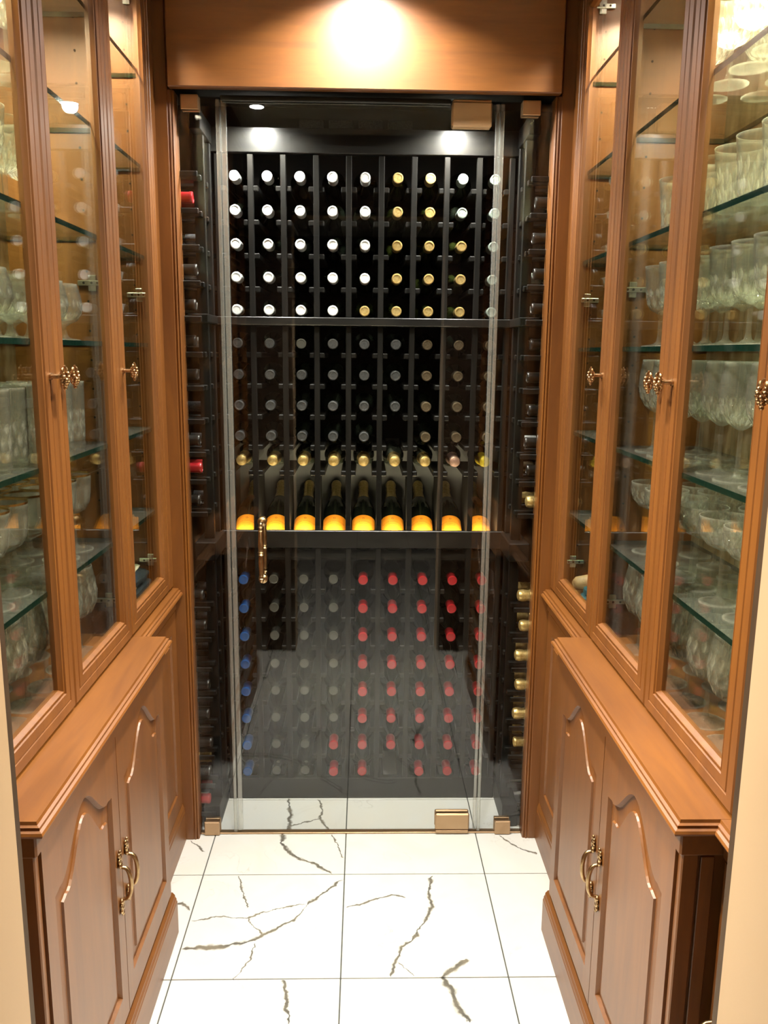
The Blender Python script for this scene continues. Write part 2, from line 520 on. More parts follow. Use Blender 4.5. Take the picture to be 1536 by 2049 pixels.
    def mesh(s, name, mats, smooth=None):
        me = bpy.data.meshes.new(name)
        me.from_pydata(s.v, [], s.f)
        if not isinstance(mats, (list, tuple)):
            mats = [mats]
        for m in mats:
            me.materials.append(M[m] if isinstance(m, str) else m)
        if len(mats) > 1:
            me.polygons.foreach_set('material_index', s.mi)
        bm = bmesh.new()
        bm.from_mesh(me)
        bmesh.ops.recalc_face_normals(bm, faces=bm.faces)
        if smooth is not None:
            for f in bm.faces:
                f.smooth = True
            for e in bm.edges:
                if len(e.link_faces) == 2:
                    e.smooth = e.calc_face_angle(0) < smooth
        bm.to_mesh(me)
        bm.free()
        me.update()
        return me

    def build(s, name, mats, parent=None, smooth=None, label=None, cat=None, group=None, kind=None):
        return put(name, s.mesh(name, mats, smooth), parent, label, cat, group, kind)


def tag(o, label=None, cat=None, group=None, kind=None):
    if label:
        o['label'] = label
    if cat:
        o['category'] = cat
    if group:
        o['group'] = group
    if kind:
        o['kind'] = kind
    return o


def put(name, me, parent=None, label=None, cat=None, group=None, kind=None, mat=None, local=False):
    o = bpy.data.objects.new(name, me)
    COL.objects.link(o)
    if mat is not None:
        o.matrix_local = mat
    if parent is not None:
        o.parent = parent
        if not local:
            o.matrix_parent_inverse = WORLD[parent.name].inverted()
    WORLD[o.name] = (WORLD[parent.name] if (parent is not None and local) else Matrix.Identity(4)) @ (mat if mat is not None else Matrix.Identity(4))
    return tag(o, label, cat, group, kind)


WORLD = {}


def empty(name, loc, label=None, cat=None, group=None, kind=None):
    return put(name, None, None, label, cat, group, kind, Matrix.Translation(loc))


def copy_tree(o, mat, label=None, group=None):
    """copy a thing with its parts and sub-parts to a new place"""
    c = o.copy()
    COL.objects.link(c)
    c.matrix_local = mat
    WORLD[c.name] = mat
    if label:
        c['label'] = label
    if group:
        c['group'] = group
    for ch in o.children:
        d = ch.copy(); COL.objects.link(d); d.parent = c
        for g in ch.children:
            e = g.copy(); COL.objects.link(e); e.parent = d
    return c


def light(name, kind, loc, power, col, parent=None, size=0.06, spread=None, spot=None, target=None, size_y=None, blend=0.4):
    ld = bpy.data.lights.new(name, kind)
    ld.energy = power
    ld.color = col
    if kind == 'AREA':
        ld.shape = 'DISK' if size_y is None else 'RECTANGLE'
        ld.size = size
        if size_y:
            ld.size_y = size_y
        if spread:
            ld.spread = spread
    else:
        ld.shadow_soft_size = size
    if kind == 'SPOT':
        ld.spot_size = spot
        ld.spot_blend = blend
    o = bpy.data.objects.new(name, ld)
    COL.objects.link(o)
    d = Vector(target) - Vector(loc) if target else Vector((0, 0, -1))
    m = d.to_track_quat('-Z', 'Y').to_matrix().to_4x4()
    m.translation = Vector(loc)
    if parent is not None:
        o.parent = parent
        o.matrix_parent_inverse = WORLD[parent.name].inverted()
    o.matrix_basis = m
    return o


ORD = ['first', 'second', 'third', 'fourth', 'fifth', 'sixth', 'seventh', 'eighth', 'ninth', 'tenth', 'eleventh', 'twelfth']

# ------------------------------------------------------------------ key dimensions (metres)
CEIL = 2.47
Y_GLASS = 2.40
X_DOOR = 0.555       # plane of the display cabinet doors
X_BACK = 0.785       # back of the display cabinets
X_BASE = 0.487       # doors of the protruding base cabinets
Z_TOP = 0.814        # ledge height
TILE = 0.411
SHELF_Z = [1.062, 1.288, 1.512, 1.735, 1.958, 2.184]

# ------------------------------------------------------------------ structure
b = MB()
b.box(-1.7, 1.7, -2.7, 3.05, -0.06, -0.0035)
floor = b.build('floor', 'grout', kind='structure', label='white marble tile floor with grey grout joints')
tb = MB()
h = TILE / 2 - 0.0016
tb.cbox(-h, h, -h, h, -0.011, 0.0, 0.0008)
tile_mesh = tb.mesh('tile', 'marble')
for i in range(-3, 5):
    for j in range(-12, 4):
        x = -0.049 - TILE / 2 + TILE * i
        y = 2.595 - TILE / 2 - 0.411 * (-j) + (0 if j <= 0 else 0)
        if y > 3.0 or abs(x) > 1.6 or y < -2.5:
            continue
        if y > 0.8 and abs(x) > 1.0:
            continue
        put('tile', tile_mesh, floor, mat=Matrix.Translation((x, y, 0)))

b = MB(); b.box(-1.7, 1.7, -2.7, 2.40, CEIL, CEIL + 0.06)
b.build('ceiling', 'ceil', kind='structure')
for s, nm in ((-1, 'left'), (1, 'right')):
    b = MB(); b.box(s * 0.82, s * 0.90, 0.75, 2.40, 0, CEIL)
    b.build('wall_' + nm, 'paint', kind='structure')
    b = MB(); b.box(s * 1.62, s * 1.70, -2.7, 0.63, 0, CEIL)
    b.build('wall_room_' + nm, 'darkwall', kind='structure')
b = MB(); b.box(-1.7, 1.7, -2.7, -2.62, 0, CEIL)
b.build('wall_room_back', 'darkwall', kind='structure')
# the wall with the opening the picture is taken through
b = MB()
b.box(-1.62, -0.340, 0.63, 0.75, 0, CEIL)
b.box(0.376, 1.62, 0.63, 0.75, 0, CEIL)
b.box(-0.340, 0.376, 0.63, 0.75, 2.12, CEIL)
b.build('wall_entry', 'paint', kind='structure')
for s, x0, x1 in ((-1, -0.80, -0.3425), (1, 0.3785, 0.80)):
    b = MB(); b.cbox(x0, x1, 0.752, 0.768, 0.0, CEIL, 0.002)
    b.build('trim_%d' % (1 if s < 0 else 2), 'edge', kind='structure')

b = MB(); b.cbox(-0.3425, 0.3785, 0.752, 0.768, 2.12, CEIL, 0.002)
b.build('trim_9', 'edge', kind='structure')

# wine closet shell
b = MB(); b.box(-0.86, 0.86, 2.985, 3.04, 0, 2.30)
b.build('wall_closet_back', 'blackwall', kind='structure')
for s, nm in ((-1, 'left'), (1, 'right')):
    b = MB(); b.box(s * 0.80, s * 0.86, 2.42, 2.985, 0, 2.30)
    b.build('wall_closet_' + nm, 'blackwall', kind='structure')
b = MB(); b.box(-0.86, 0.86, 2.402, 3.04, 2.30, 2.34)
b.build('ceiling_closet', 'blackwall', kind='structure')

# header and door casing
b = MB()
b.cbox(-0.516, 0.516, 2.335, 2.360, 2.172, CEIL, 0.003)
hd = b.build('trim_3', 'wood_x', kind='structure', label='wide orange wooden header panel above the glass door')
b = MB(); b.box(-0.51, 0.51, 2.360, 2.44, 2.178, 2.30)
b.build('trim_4', 'black', kind='structure')
for s, k in ((-1, 5), (1, 6)):
    b = MB(); b.cbox(s * 0.522, s * 0.62, 2.362, 2.418, 0, CEIL, 0.002)
    pil = b.build('trim_%d' % k, 'wood_z', kind='structure', label='upright wooden casing beside the glass door')
    # inner bead of the casing
    b = MB()
    prof = [(0.522, 2.364), (0.5165, 2.3615), (0.5125, 2.366), (0.5095, 2.3635), (0.506, 2.3685), (0.506, 2.415), (0.522, 2.415)]
    b.rings([[(s * x, y, z) for x, y in prof] for z in (0.0, 2.172)], True, True, True)
    b.build('bead', 'wood_z', pil)
    b = MB(); b.cbox(s * 0.60, s * 0.80, 2.405, 2.425, 0, 2.30, 0.001)
    b.build('jamb_back', 'blackwall', pil)


# ------------------------------------------------------------------ recessed lights
def downlight(x, y, label, power, col, lens, spread=1.9, size=0.10):
    t = empty('recessed_light', (x, y, CEIL), label, 'ceiling light', 'recessed ceiling lights')
    mt = Matrix.Translation((x, y, CEIL))
    b = MB(); b.lathe([(0.045, -0.001), (0.062, -0.001), (0.064, -0.006), (0.060, -0.009), (0.050, -0.007), (0.046, 0.0)], 24, None, mt)
    b.build('trim_ring', 'white', t, 0.6)
    b = MB(); b.lathe([(0, -0.003), (0.0455, -0.003), (0.0455, -0.001), (0, -0.001)], 20, None, mt)
    b.build('lens', lens, t)
    light('recessed_lamp', 'AREA', (x, y, CEIL - 0.012), power, col, t, size, spread)


downlight(0.0, 2.16, 'recessed ceiling light nearest the wooden header', P_HALL * 1.25, SOFT, 'lens_hall', 2.35)
downlight(0.0, 1.30, 'recessed ceiling light between the display cabinets', P_HALL, SOFT, 'lens_hall')
downlight(0.0, -0.55, 'recessed ceiling light in the room before the opening', P_ROOM, WARM, 'lens_hall', 2.8)


# ------------------------------------------------------------------ cabinet parts
def door_frame(b, s, y0, y1, z0, z1, prof, xf):
    rs = []
    for u, d in prof:
        x = s * (xf - d)
        rs.append([(x, y0 + u, z0 + u), (x, y1 - u, z0 + u), (x, y1 - u, z1 - u), (x, y0 + u, z1 - u)])
    rs.append(rs[0])
    b.rings(rs)


FRAME_PROF = [(0.0, -0.020), (0.0, -0.003), (0.003, 0.0), (0.021, 0.0), (0.0225, -0.0016), (0.0245, -0.0016), (0.026, 0.0), (0.044, 0.0), (0.0455, -0.0038), (0.0480, -0.0038),
              (0.0495, -0.0016), (0.0515, -0.0022), (0.0530, -0.0065), (0.056, -0.011), (0.056, -0.020)]


def knob(parent, s, y, z):
    """bunch of grapes on a short post, grapes pointing down"""
    b = MB()
    xf = X_DOOR
    b.tube([(s * (xf + 0.001), y, z), (s * (xf - 0.003), y, z), (s * (xf - 0.004), y, z), (s * (xf - 0.022), y, z)], [0.0065, 0.0065, 0.0042, 0.0042], 10)
    cx = xf - 0.026
    rnd = random.Random(5)
    for row, (n, dz, w) in enumerate([(4, 0.005, 0.0095), (5, 0.0, 0.0115), (5, -0.005, 0.010), (4, -0.010, 0.008), (3, -0.0145, 0.005), (1, -0.019, 0.0)]):
        for k in range(n):
            a = 2 * math.pi * (k + 0.5 * row) / n
            b.ball((s * (cx + 0.55 * w * math.cos(a)), y + w * math.sin(a), z + dz + rnd.uniform(-.001, .001)), 0.0037, 7, 5)
    # two leaves and a stalk
    for sg in (-1, 1):
        b.ball((s * cx, y + sg * 0.009, z + 0.010), (0.003, 0.0055, 0.0065), 8, 6)
    b.tube([(s * cx, y, z + 0.008), (s * (cx - 0.002), y, z + 0.014), (s * (cx - 0.001), y - 0.003, z + 0.019)], [0.003, 0.0026, 0.0018], 7)
    return b.build('knob', 'copper', parent, 0.9, label='copper knob shaped like a bunch of grapes')


def hinge(parent, s, y_side, z):
    """concealed hinge: arm on the side panel and cross plate; y_side is the face of the side panel"""
    b = MB()
    x0 = X_DOOR + 0.014
    b.cbox(s * x0, s * (x0 + 0.062), y_side - 0.009, y_side - 0.0005, z - 0.0055, z + 0.0055, 0.0012)
    b.cbox(s * (x0 + 0.022), s * (x0 + 0.040), y_side - 0.005, y_side - 0.0005, z - 0.017, z + 0.017, 0.0012)
    b.cbox(s * (x0 - 0.004), s * (x0 + 0.008), y_side - 0.020, y_side - 0.004, z - 0.005, z + 0.005, 0.0012)
    for dx in (0.018, 0.031, 0.048):
        b.lathe([(0, -0.0004), (0.0028, -0.0004), (0.0028, 0.0006), (0, 0.0006)], 8, None,
                Matrix.Translation((s * (x0 + dx), y_side - 0.0095, z)) @ Matrix.Rotation(math.pi / 2, 4, 'X'), 1)
    return b.build('hinge', ['nickel', 'dark'], parent)


def glazed_door(parent, s, y0, y1, z0, z1, knob_end, hinge_face=None):
    b = MB()
    door_frame(b, s, y0 + 0.0022, y1 - 0.0022, z0, z1, FRAME_PROF, X_DOOR)
    d = b.build('door', 'wood_z', parent, 0.5)
    b = MB(); b.box(s * (X_DOOR + 0.011), s * (X_DOOR + 0.015), y0 + 0.052, y1 - 0.052, z0 + 0.052, z1 - 0.052)
    b.build('glass_pane', 'pane', d)
    ky = y0 + 0.026 if knob_end == 'near' else y1 - 0.026
    knob(d, s, ky, 1.452)
    if hinge_face is not None:
        for z in (0.917, 1.643, 2.366):
            hinge(d, s, hinge_face, z)
    return d


def shelf_bits(b, s, y0, y1, z):
    b.box(s * 0.573, s * (X_BACK - 0.006), y0, y1, z - 0.005, z + 0.005, 0, 1)


def cabinet(s, name, y0, y1, doors, side, label, light_ys, power, z0=0.820, n_shelves=6):
    t = empty('display_cabinet', (s * 0.67, (y0 + y1) / 2, z0), label, 'cabinet', 'glazed display cabinets')
    x0 = X_DOOR + 0.0215
    for ya, yb in ((y0, y0 + 0.016), (y1 - 0.016, y1)):
        b = MB(); b.box(s * x0, s * X_BACK, ya, yb, z0 - 0.004, 2.44)
        p = b.build('side_panel', 'wood_z', t)
    # rows of shelf-pin holes on the far side panel (seen from the front)
    b = MB()
    for xx in (x0 + 0.035, X_BACK - 0.04):
        z = 0.90
        while z < 2.40:
            b.lathe([(0, 0), (0.0026, 0), (0.0026, 0.0006), (0, 0.0006)], 8, None, Matrix.Translation((s * xx, y1 - 0.0161, z)) @ Matrix.Rotation(math.pi / 2, 4, 'X'))
            z += 0.064
    b.build('pin_holes', 'dark', t, kind='stuff')
    b = MB(); b.box(s * (X_BACK - 0.005), s * X_BACK, y0 + 0.016, y1 - 0.016, z0, 2.44)
    b.build('back_mirror', 'mirror', t)
    b = MB(); b.box(s * x0, s * (X_BACK - 0.005), y0 + 0.016, y1 - 0.016, z0 - 0.004, z0 + 0.012)
    b.build('bottom_board', 'wood_y', t)
    b = MB(); b.box(s * x0, s * (X_BACK - 0.005), y0 + 0.016, y1 - 0.016, 2.425, 2.44)
    b.build('top_board', 'wood_y', t)
    for z in SHELF_Z[:n_shelves]:
        b = MB(); shelf_bits(b, s, y0 + 0.018, y1 - 0.018, z)
        b.build('glass_shelf', ['shelf', 'shelf_edge'], t)
    for (ya, yb, ke, hf) in doors:
        glazed_door(t, s, ya, yb, z0, 2.405, ke, hf)
    b = MB(); b.cbox(s * (X_DOOR - 0.012), s * 0.80, y0, y1, 2.442, CEIL, 0.003)
    b.build('crown', 'wood_y', t)
    for k, ly in enumerate(light_ys):
        mt = Matrix.Translation((s * 0.68, ly, 2.425))
        b = MB(); b.lathe([(0, -0.001), (0.034, -0.001), (0.034, -0.014), (0.028, -0.016), (0.027, -0.013), (0, -0.013)], 20, None, mt)
        lp = b.build('puck_light', 'nickel', t, 0.6)
        b = MB(); b.lathe([(0, -0.0135), (0.026, -0.0135), (0.026, -0.0155), (0, -0.0155)], 18, None, mt)
        b.build('lens', 'lens_cab', lp)
        light('puck_lamp', 'AREA', (s * 0.68, ly, 2.407), power, WARM, t, 0.05, 2.1)
    return t


def outline(yc, w, zb, zs, rise, n=14):
    """arched panel outline: bottom corners then the cathedral curve from right to left"""
    pts = [(yc - w, zb), (yc + w, zb)]
    for k in range(2 * n + 1):
        u = 1 - k / n
        q = min(1.0, abs(u) / 0.86)
        bell = 0.5 * (1 + math.cos(math.pi * q))
        # small shoulders either side of the crown
        bell += 0.05 * math.exp(-((abs(u) - 0.86) / 0.07) ** 2)
        pts.append((yc + w * u, zs + rise * bell))
    return pts


def base_door(parent, s, y0, y1, z0, z1, pull_near):
    yc, w = (y0 + y1) / 2, (y1 - y0) / 2 - 0.040
    b = MB()
    o1 = outline(yc, w, z0 + 0.062, 0.642, 0.084)
    o2 = outline(yc, w - 0.003, z0 + 0.065, 0.639, 0.084)
    o3 = outline(yc, w - 0.032, z0 + 0.094, 0.610, 0.086)
    o4 = outline(yc, w - 0.0335, z0 + 0.0955, 0.6085, 0.086)
    outer = []
    for k, (y, z) in enumerate(o1):
        if k == 0:
            outer.append((y0, z0))
        elif k == 1:
            outer.append((y1, z0))
        elif k == 2:
            outer.append((y1, z1))
        elif k == len(o1) - 1:
            outer.append((y0, z1))
        else:
            outer.append((y, z1))

    def ring(o, d):
        return [(s * (X_BASE - d), y, z) for y, z in o]
    b.rings([ring(outer, -0.020), ring(outer, 0.0), ring(o1, 0.0), ring(o2, -0.0085), ring(o3, -0.0045), ring(o4, -0.0005)], True, True, False)
    d = b.build('door', 'wood_z', parent)
    b = MB()
    b.rings([ring(o4, -0.0005), ring(o4, -0.001)], True, False, False)
    c = len(o4)
    # raised field: fan of strips from the arch down to the bottom edge
    top = o4[2:]
    vs_, fs = [], []
    for y, z in top:
        vs_.append((s * (X_BASE + 0.0005), y, z)); vs_.append((s * (X_BASE + 0.0005), y, o4[0][1]))
    for k in range(len(top) - 1):
        fs.append((2 * k, 2 * k + 2, 2 * k + 3, 2 * k + 1))
    b.add(vs_, fs)
    b.build('raised_panel', 'wood_z', d)
    # cup pull with leaf ends
    py = y1 - 0.022 if pull_near == 'far' else y0 + 0.022
    b = MB()
    xf = X_BASE
    pts = []
    for k in range(13):
        a = math.pi * k / 12
        pts.append((s * (xf - 0.004 - 0.020 * math.sin(a) ** 0.6), py, 0.444 + 0.036 * math.cos(a)))
    b.tube(pts, [0.0036 + 0.0012 * math.sin(math.pi * k / 12) for k in range(13)], 9)
    for sg in (1, -1):
        zc = 0.444 + sg * 0.040
        b.ball((s * (xf - 0.004), py, zc), (0.005, 0.0075, 0.007), 9, 6)
        for k, (dz, rz, ry, dy) in enumerate([(0.009, 0.006, 0.0075, 0), (0.016, 0.006, 0.006, 0.002), (0.022, 0.006, 0.005, -0.002), (0.028, 0.005, 0.0035, 0.001)]):
            b.ball((s * (xf - 0.003 - 0.001 * (k % 2)), py + dy, zc + sg * dz), (0.0035, ry, rz), 8, 6)
        for k in (-1, 1):
            b.ball((s * (xf - 0.004), py + k * 0.006, zc + sg * 0.010), (0.003, 0.003, 0.005), 7, 5)
    b.build('pull', 'brass', d, 0.9, label='brass bow pull with leaf ends')
    return d


def moulding(b, s, prof, y0, y1):
    b.rings([[(s * x, y, z) for x, z in prof] for y in (y0, y1)], True, True, True)


def side_run(s):
    nm = 'left' if s < 0 else 'right'
    # ---- upper display cabinets: far single, middle pair, near single
    ha = 2.312 - 0.016
    hb = 1.925 - 0.016
    A = cabinet(s, 'a', 1.928, 2.312, [(1.925, 2.315, 'near', ha)], nm,
                'narrow glazed display cabinet on the %s beside the glass door' % nm, [2.16], 13.0)
    BC = cabinet(s, 'bc', 1.127, 1.925, [(1.525, 1.925, 'near', hb), (1.125, 1.525, 'far', None)], nm,
                 'double-door glazed display cabinet full of crystal on the %s side' % nm, [1.25, 1.46], 52.0)
    D = cabinet(s, 'd', 0.785, 1.124, [(0.785, 1.125, 'far', None)], nm,
                'glazed display cabinet on the %s, nearest the entry wall' % nm, [], 0)
    b = MB(); b.cbox(s * X_DOOR, s * 0.60, 2.317, 2.361, 0.82, CEIL, 0.002)
    b.build('filler_strip', 'wood_z', A)
    # ---- protruding base cabinet with two arched doors
    t = empty('base_cabinet', (s * 0.65, 1.535, 0), 'protruding wooden base cabinet with two arched doors on the %s' % nm, 'cabinet', 'base cabinets')
    b = MB()
    b.box(s * (X_BASE + 0.021), s * 0.81, 1.142, 1.932, 0.10, 0.790)
    b.build('body', 'wood_z', t)
    for ya, yb in ((1.136, 1.152), (1.918, 1.934)):
        b = MB(); b.cbox(s * (X_BASE + 0.004), s * (X_BASE + 0.030), ya, yb, 0.10, 0.752, 0.002)
        b.build('corner_post', 'wood_z', t)
        b = MB()
        yy0, yy1 = (1.137, 1.1415) if ya < 1.5 else (1.9325, 1.936)
        b.cbox(s * (X_BASE + 0.034), s * (X_BASE + 0.055), yy0, yy1, 0.10, 0.745, 0.001)
        b.build('end_stile', 'wood_z', t)
    b = MB(); b.cbox(s * (X_BASE - 0.004), s * 0.80, 1.128, 1.942, 0.752, 0.792, 0.003)
    b.build('frieze', 'wood_y', t)
    base_door(t, s, 1.1535, 1.5335, 0.130, 0.7505, 'far')
    base_door(t, s, 1.5365, 1.9165, 0.130, 0.7505, 'near')
    b = MB()
    moulding(b, s, [(0.52, 0.0), (0.478, 0.0), (0.478, 0.090), (0.480, 0.094), (0.480, 0.098), (0.4835, 0.104), (0.4835, 0.108), (0.490, 0.116), (0.52, 0.116)], 1.132, 1.942)
    b.build('plinth', 'wood_y', t)
    # ---- recessed base sections at either end
    for (ya, yb, where) in ((1.944, 2.360, 'far'), (0.785, 1.128, 'near')):
        lab = 'recessed base panel on the %s beside the glass door' % nm if where == 'far' else 'recessed base unit on the %s behind the entry wall' % nm
        r = empty('base_unit', (s * 0.68, (ya + yb) / 2, 0), lab, 'cabinet', 'recessed base units')
        b = MB(); b.box(s * 0.562, s * 0.81, ya, yb, 0.0, 0.790)
        b.build('body', 'wood_z', r)
        # framed panel
        b = MB()
        rs = []
        y0, y1, z0, z1 = ya + 0.004, yb - 0.004, 0.128, 0.745
        for u, d in [(0, -0.012), (0, 0.0), (0.055, 0.0), (0.057, -0.006), (0.082, -0.003), (0.083, 0.0)]:
            x = s * (0.552 - d)
            rs.append([(x, y0 + u, z0 + u), (x, y1 - u, z0 + u), (x, y1 - u, z1 - u), (x, y0 + u, z1 - u)])
        b.rings(rs, True, False, True)
        b.build('door', 'wood_z', r)
        b = MB(); b.cbox(s * 0.549, s * 0.57, ya, yb, 0.750, 0.790, 0.002)
        b.build('frieze', 'wood_y', r)
        b = MB()
        moulding(b, s, [(0.60, 0.0), (0.546, 0.0), (0.546, 0.098), (0.548, 0.104), (0.548, 0.110), (0.553, 0.124), (0.60, 0.124)], ya, yb)
        b.build('plinth', 'wood_y', r)
        if where == 'near' and s > 0:
            b = MB()
            pts = [(s * (0.548 - 0.028 * math.sin(math.pi * k / 10) ** 0.6), yb - 0.03, 0.448 + 0.04 * math.cos(math.pi * k / 10)) for k in range(11)]
            b.tube(pts, 0.004, 9)
            for sg in (-1, 1):
                for k in range(4):
                    b.ball((s * 0.548, yb - 0.03, 0.448 + sg * (0.043 + 0.008 * k)), (0.004, 0.007 - 0.0012 * k, 0.006), 8, 6)
            b.build('pull', 'brass', r, 0.9, label='brass bow pull with leaf ends')
    # ---- ledge running over all of them
    b = MB()
    step = [(0.480, 0.814), (0.4785, 0.809), (0.4735, 0.8075), (0.4735, 0.803), (0.469, 0.801), (0.467, 0.797), (0.469, 0.793), (0.600, 0.793), (0.600, 0.814)]
    # centre part juts out with moulded ends
    jut = []
    for (x, z) in step[:7]:
        dx = 0.480 - x
        jut.append([(s * 0.60, 1.128 - dx, z), (s * x, 1.128 - dx, z), (s * x, 1.940 + dx, z), (s * 0.60, 1.940 + dx, z)])
    b.rings(jut, False)
    b.add([(s * 0.60, 1.128, 0.814), (s * 0.480, 1.128, 0.814), (s * 0.480, 1.940, 0.814), (s * 0.60, 1.940, 0.814)], [(0, 1, 2, 3)])
    b.add([jut[-1][k] for k in range(4)], [(0, 1, 2, 3)])
    for (ya, yb) in ((1.9405, 2.3615), (0.785, 1.1275)):
        moulding(b, s, [(x + 0.061, z) for x, z in step[:7]] + [(0.600, 0.793), (0.600, 0.814)], ya, yb)
    b.build('ledge', 'wood_y', None, None, 'long orange wooden ledge on top of the %s base cabinets' % nm, 'ledge', 'wooden ledges')


for s in (-1, 1):
    side_run(s)

# ------------------------------------------------------------------ frameless glass front
gd = empty('glass_door', (0, Y_GLASS, 0.012), 'frameless glass door of the wine closet with brass pull', 'door')
b = MB(); b.box(-0.374, 0.352, Y_GLASS - 0.005, Y_GLASS + 0.005, 0.012, 2.158)
b.build('glass_pane', 'door_pane', gd)
for x0, x1 in ((-0.3885, -0.3745), (0.3525, 0.3625)):
    b = MB(); b.cbox(x0, x1, Y_GLASS - 0.008, Y_GLASS + 0.008, 0.012, 2.160, 0.002)
    b.build('seal', 'seal', gd)
for z0, z1, nm in ((2.098, 2.162, 'upper'), (0.004, 0.072, 'lower')):
    b = MB()
    for ya, yb in ((Y_GLASS - 0.017, Y_GLASS - 0.0055), (Y_GLASS + 0.0055, Y_GLASS + 0.017)):
        b.cbox(0.232, 0.340, ya, yb, z0 + (0 if nm == 'upper' else 0.012), z1, 0.004)
    b.cbox(0.234, 0.338, Y_GLASS - 0.015, Y_GLASS + 0.015, (z1 - 0.002) if nm == 'upper' else z0 - 0.002, (z1 + 0.006) if nm == 'upper' else z0 + 0.011, 0.002)
    b.build('pivot_hinge', 'bronze', gd, None, label='satin bronze pivot hinge plate')
# ladder pulls, one on each face
b = MB()
for sg in (-1, 1):
    ys = Y_GLASS + sg * 0.005
    hx = -0.297
    yo = ys + sg * 0.040
    prof = [(0.0, 0.0052), (0.006, 0.0060), (0.008, 0.0078), (0.011, 0.0078), (0.013, 0.0056), (0.018, 0.0056), (0.020, 0.0076), (0.023, 0.0062), (0.060, 0.0086), (0.080, 0.0070),
            (0.083, 0.0092), (0.087, 0.0066), (0.091, 0.0092), (0.094, 0.0072), (0.114, 0.0086), (0.151, 0.0062), (0.154, 0.0076), (0.157, 0.0056), (0.162, 0.0056), (0.165, 0.0078), (0.168, 0.0060), (0.174, 0.0052)]
    zb, zt = 0.834, 1.008
    b.lathe([(0, 0)] + [(r, z) for z, r in prof] + [(0, 0.174)], 16, None, Matrix.Translation((hx, yo, zb)))
    for z, e in ((zb, 1), (zt, -1)):
        b.tube([(hx, ys, z), (hx, ys + sg * 0.022, z), (hx, ys + sg * 0.034, z + e * 0.002), (hx, yo, z + e * 0.010)], [0.0052, 0.0052, 0.0056, 0.0056], 12)
        b.lathe([(0, 0), (0.0125, 0), (0.0135, 0.003), (0.010, 0.006), (0.0075, 0.008), (0, 0.008)], 20, None,
                Matrix.Translation((hx, ys, z)) @ Matrix.Rotation(sg * -math.pi / 2, 4, 'X'))
b.build('pull_handle', 'brass', gd, 0.7, label='turned brass pull handle')

for s, nm in ((-1, 'left'), (1, 'right')):
    fp = empty('fixed_glass_panel', (s * 0.45, Y_GLASS, 0), 'narrow fixed glass panel %s of the closet door' % nm, 'glass panel', 'fixed glass panels')
    xa, xb = (0.392, 0.505) if s < 0 else (0.3655, 0.505)
    b = MB(); b.box(s * xa, s * xb, Y_GLASS - 0.005, Y_GLASS + 0.005, 0.006, 2.165)
    b.build('glass_pane', 'door_pane', fp)
    b = MB(); b.cbox(s * (xa - 0.0005), s * (xa + 0.010), Y_GLASS - 0.0075, Y_GLASS + 0.0075, 0.006, 2.16, 0.002)
    b.build('seal', 'seal', fp)
    ca, cb_ = (0.446, 0.493) if s < 0 else (0.422, 0.471)
    for z0, z1 in ((2.130, 2.168), (0.001, 0.046)):
        b = MB()
        for ya, yb in ((Y_GLASS - 0.018, Y_GLASS - 0.0055), (Y_GLASS + 0.0055, Y_GLASS + 0.018)):
            b.cbox(s * ca, s * cb_, ya, yb, z0, z1, 0.0018)
        b.build('clamp', 'bronze', fp, label='square satin bronze glass clamp')
b = MB()
b.cbox(-0.388, 0.228, Y_GLASS - 0.014, Y_GLASS - 0.006, 2.154, 2.168, 0.002)
b.cbox(-0.388, 0.228, Y_GLASS + 0.006, Y_GLASS + 0.014, 2.154, 2.168, 0.002)
b.build('trim_7', 'channel', kind='structure', label='dark metal channel along the top of the glass door')
b = MB()
b.cbox(-0.505, 0.505, Y_GLASS - 0.010, Y_GLASS + 0.010, 0.0003, 0.0055, 0.001)
b.build('trim_8', 'bronze', kind='structure', label='thin bronze sill strip under the glass door')

# ------------------------------------------------------------------ wine racks
PX = 0.0972
PZ = 0.0965
UP = [2.009 - PZ * k for k in range(5)]
MID = [1.5235 - 0.0952 * k for k in range(4)]
LOW = [0.769 - PZ * k for k in range(8)]
COLX = [-0.3885 + PX * k for k in range(9)]
POSTX = [-0.3885 - PX / 2 + PX * k for k in range(10)]
YF = 2.60            # front of the back rack

rk = empty('wine_rack', (0, 2.75, 0), 'tall black wooden wine rack across the back of the closet', 'wine rack', 'black wine racks')
b = MB(); b.cbox(-0.0085, 0.0085, 0, 0.030, 0, 1, 0.0015)
for zb, zt in ((1.603, 2.068), (0.938, 1.577), (0.078, 0.880)):
    b = MB(); b.cbox(-0.0085, 0.0085, 0, 0.020, zb, zt, 0.0015)
    pm = b.mesh('post', 'black')
    for x in POSTX:
        put('post', pm, rk, mat=Matrix.Translation((x, YF, 0)))
b = MB(); b.cbox(-0.0235, 0.0235, 0, 0.26, -0.008, 0.008, 0.0025)
rm = b.mesh('rail', 'black')
b = MB(); b.cbox(-0.0235, 0.0235, 0, 0.26, -0.008, 0.008, 0.0025)
for zz in UP + MID + LOW + [1.157]:
    for x in POSTX:
        put('rail', rm, rk, mat=Matrix.Translation((x, YF + 0.006, zz - 0.0355)))
b = MB(); b.cbox(-0.47, 0.47, YF - 0.002, YF + 0.022, 2.072, 2.142, 0.002)
b.build('top_beam', 'blackgloss', rk)
b = MB(); b.cbox(-0.462, 0.462, YF - 0.012, YF + 0.05, 1.578, 1.602, 0.002)
b.build('ledge', 'blackgloss', rk)
b = MB(); b.cbox(-0.452, 0.452, YF - 0.004, YF + 0.012, 0.881, 0.9375, 0.002)
b.build('display_fascia', 'blackgloss', rk)
b = MB(); b.box(-0.44, 0.44, YF + 0.012, 2.944, 0.838, 0.846)
b.build('display_floor', 'black', rk)
b = MB(); b.box(-0.44, 0.44, 2.9445, 2.9495, 0.90, 1.20)
b.build('display_back', 'greyback', rk)
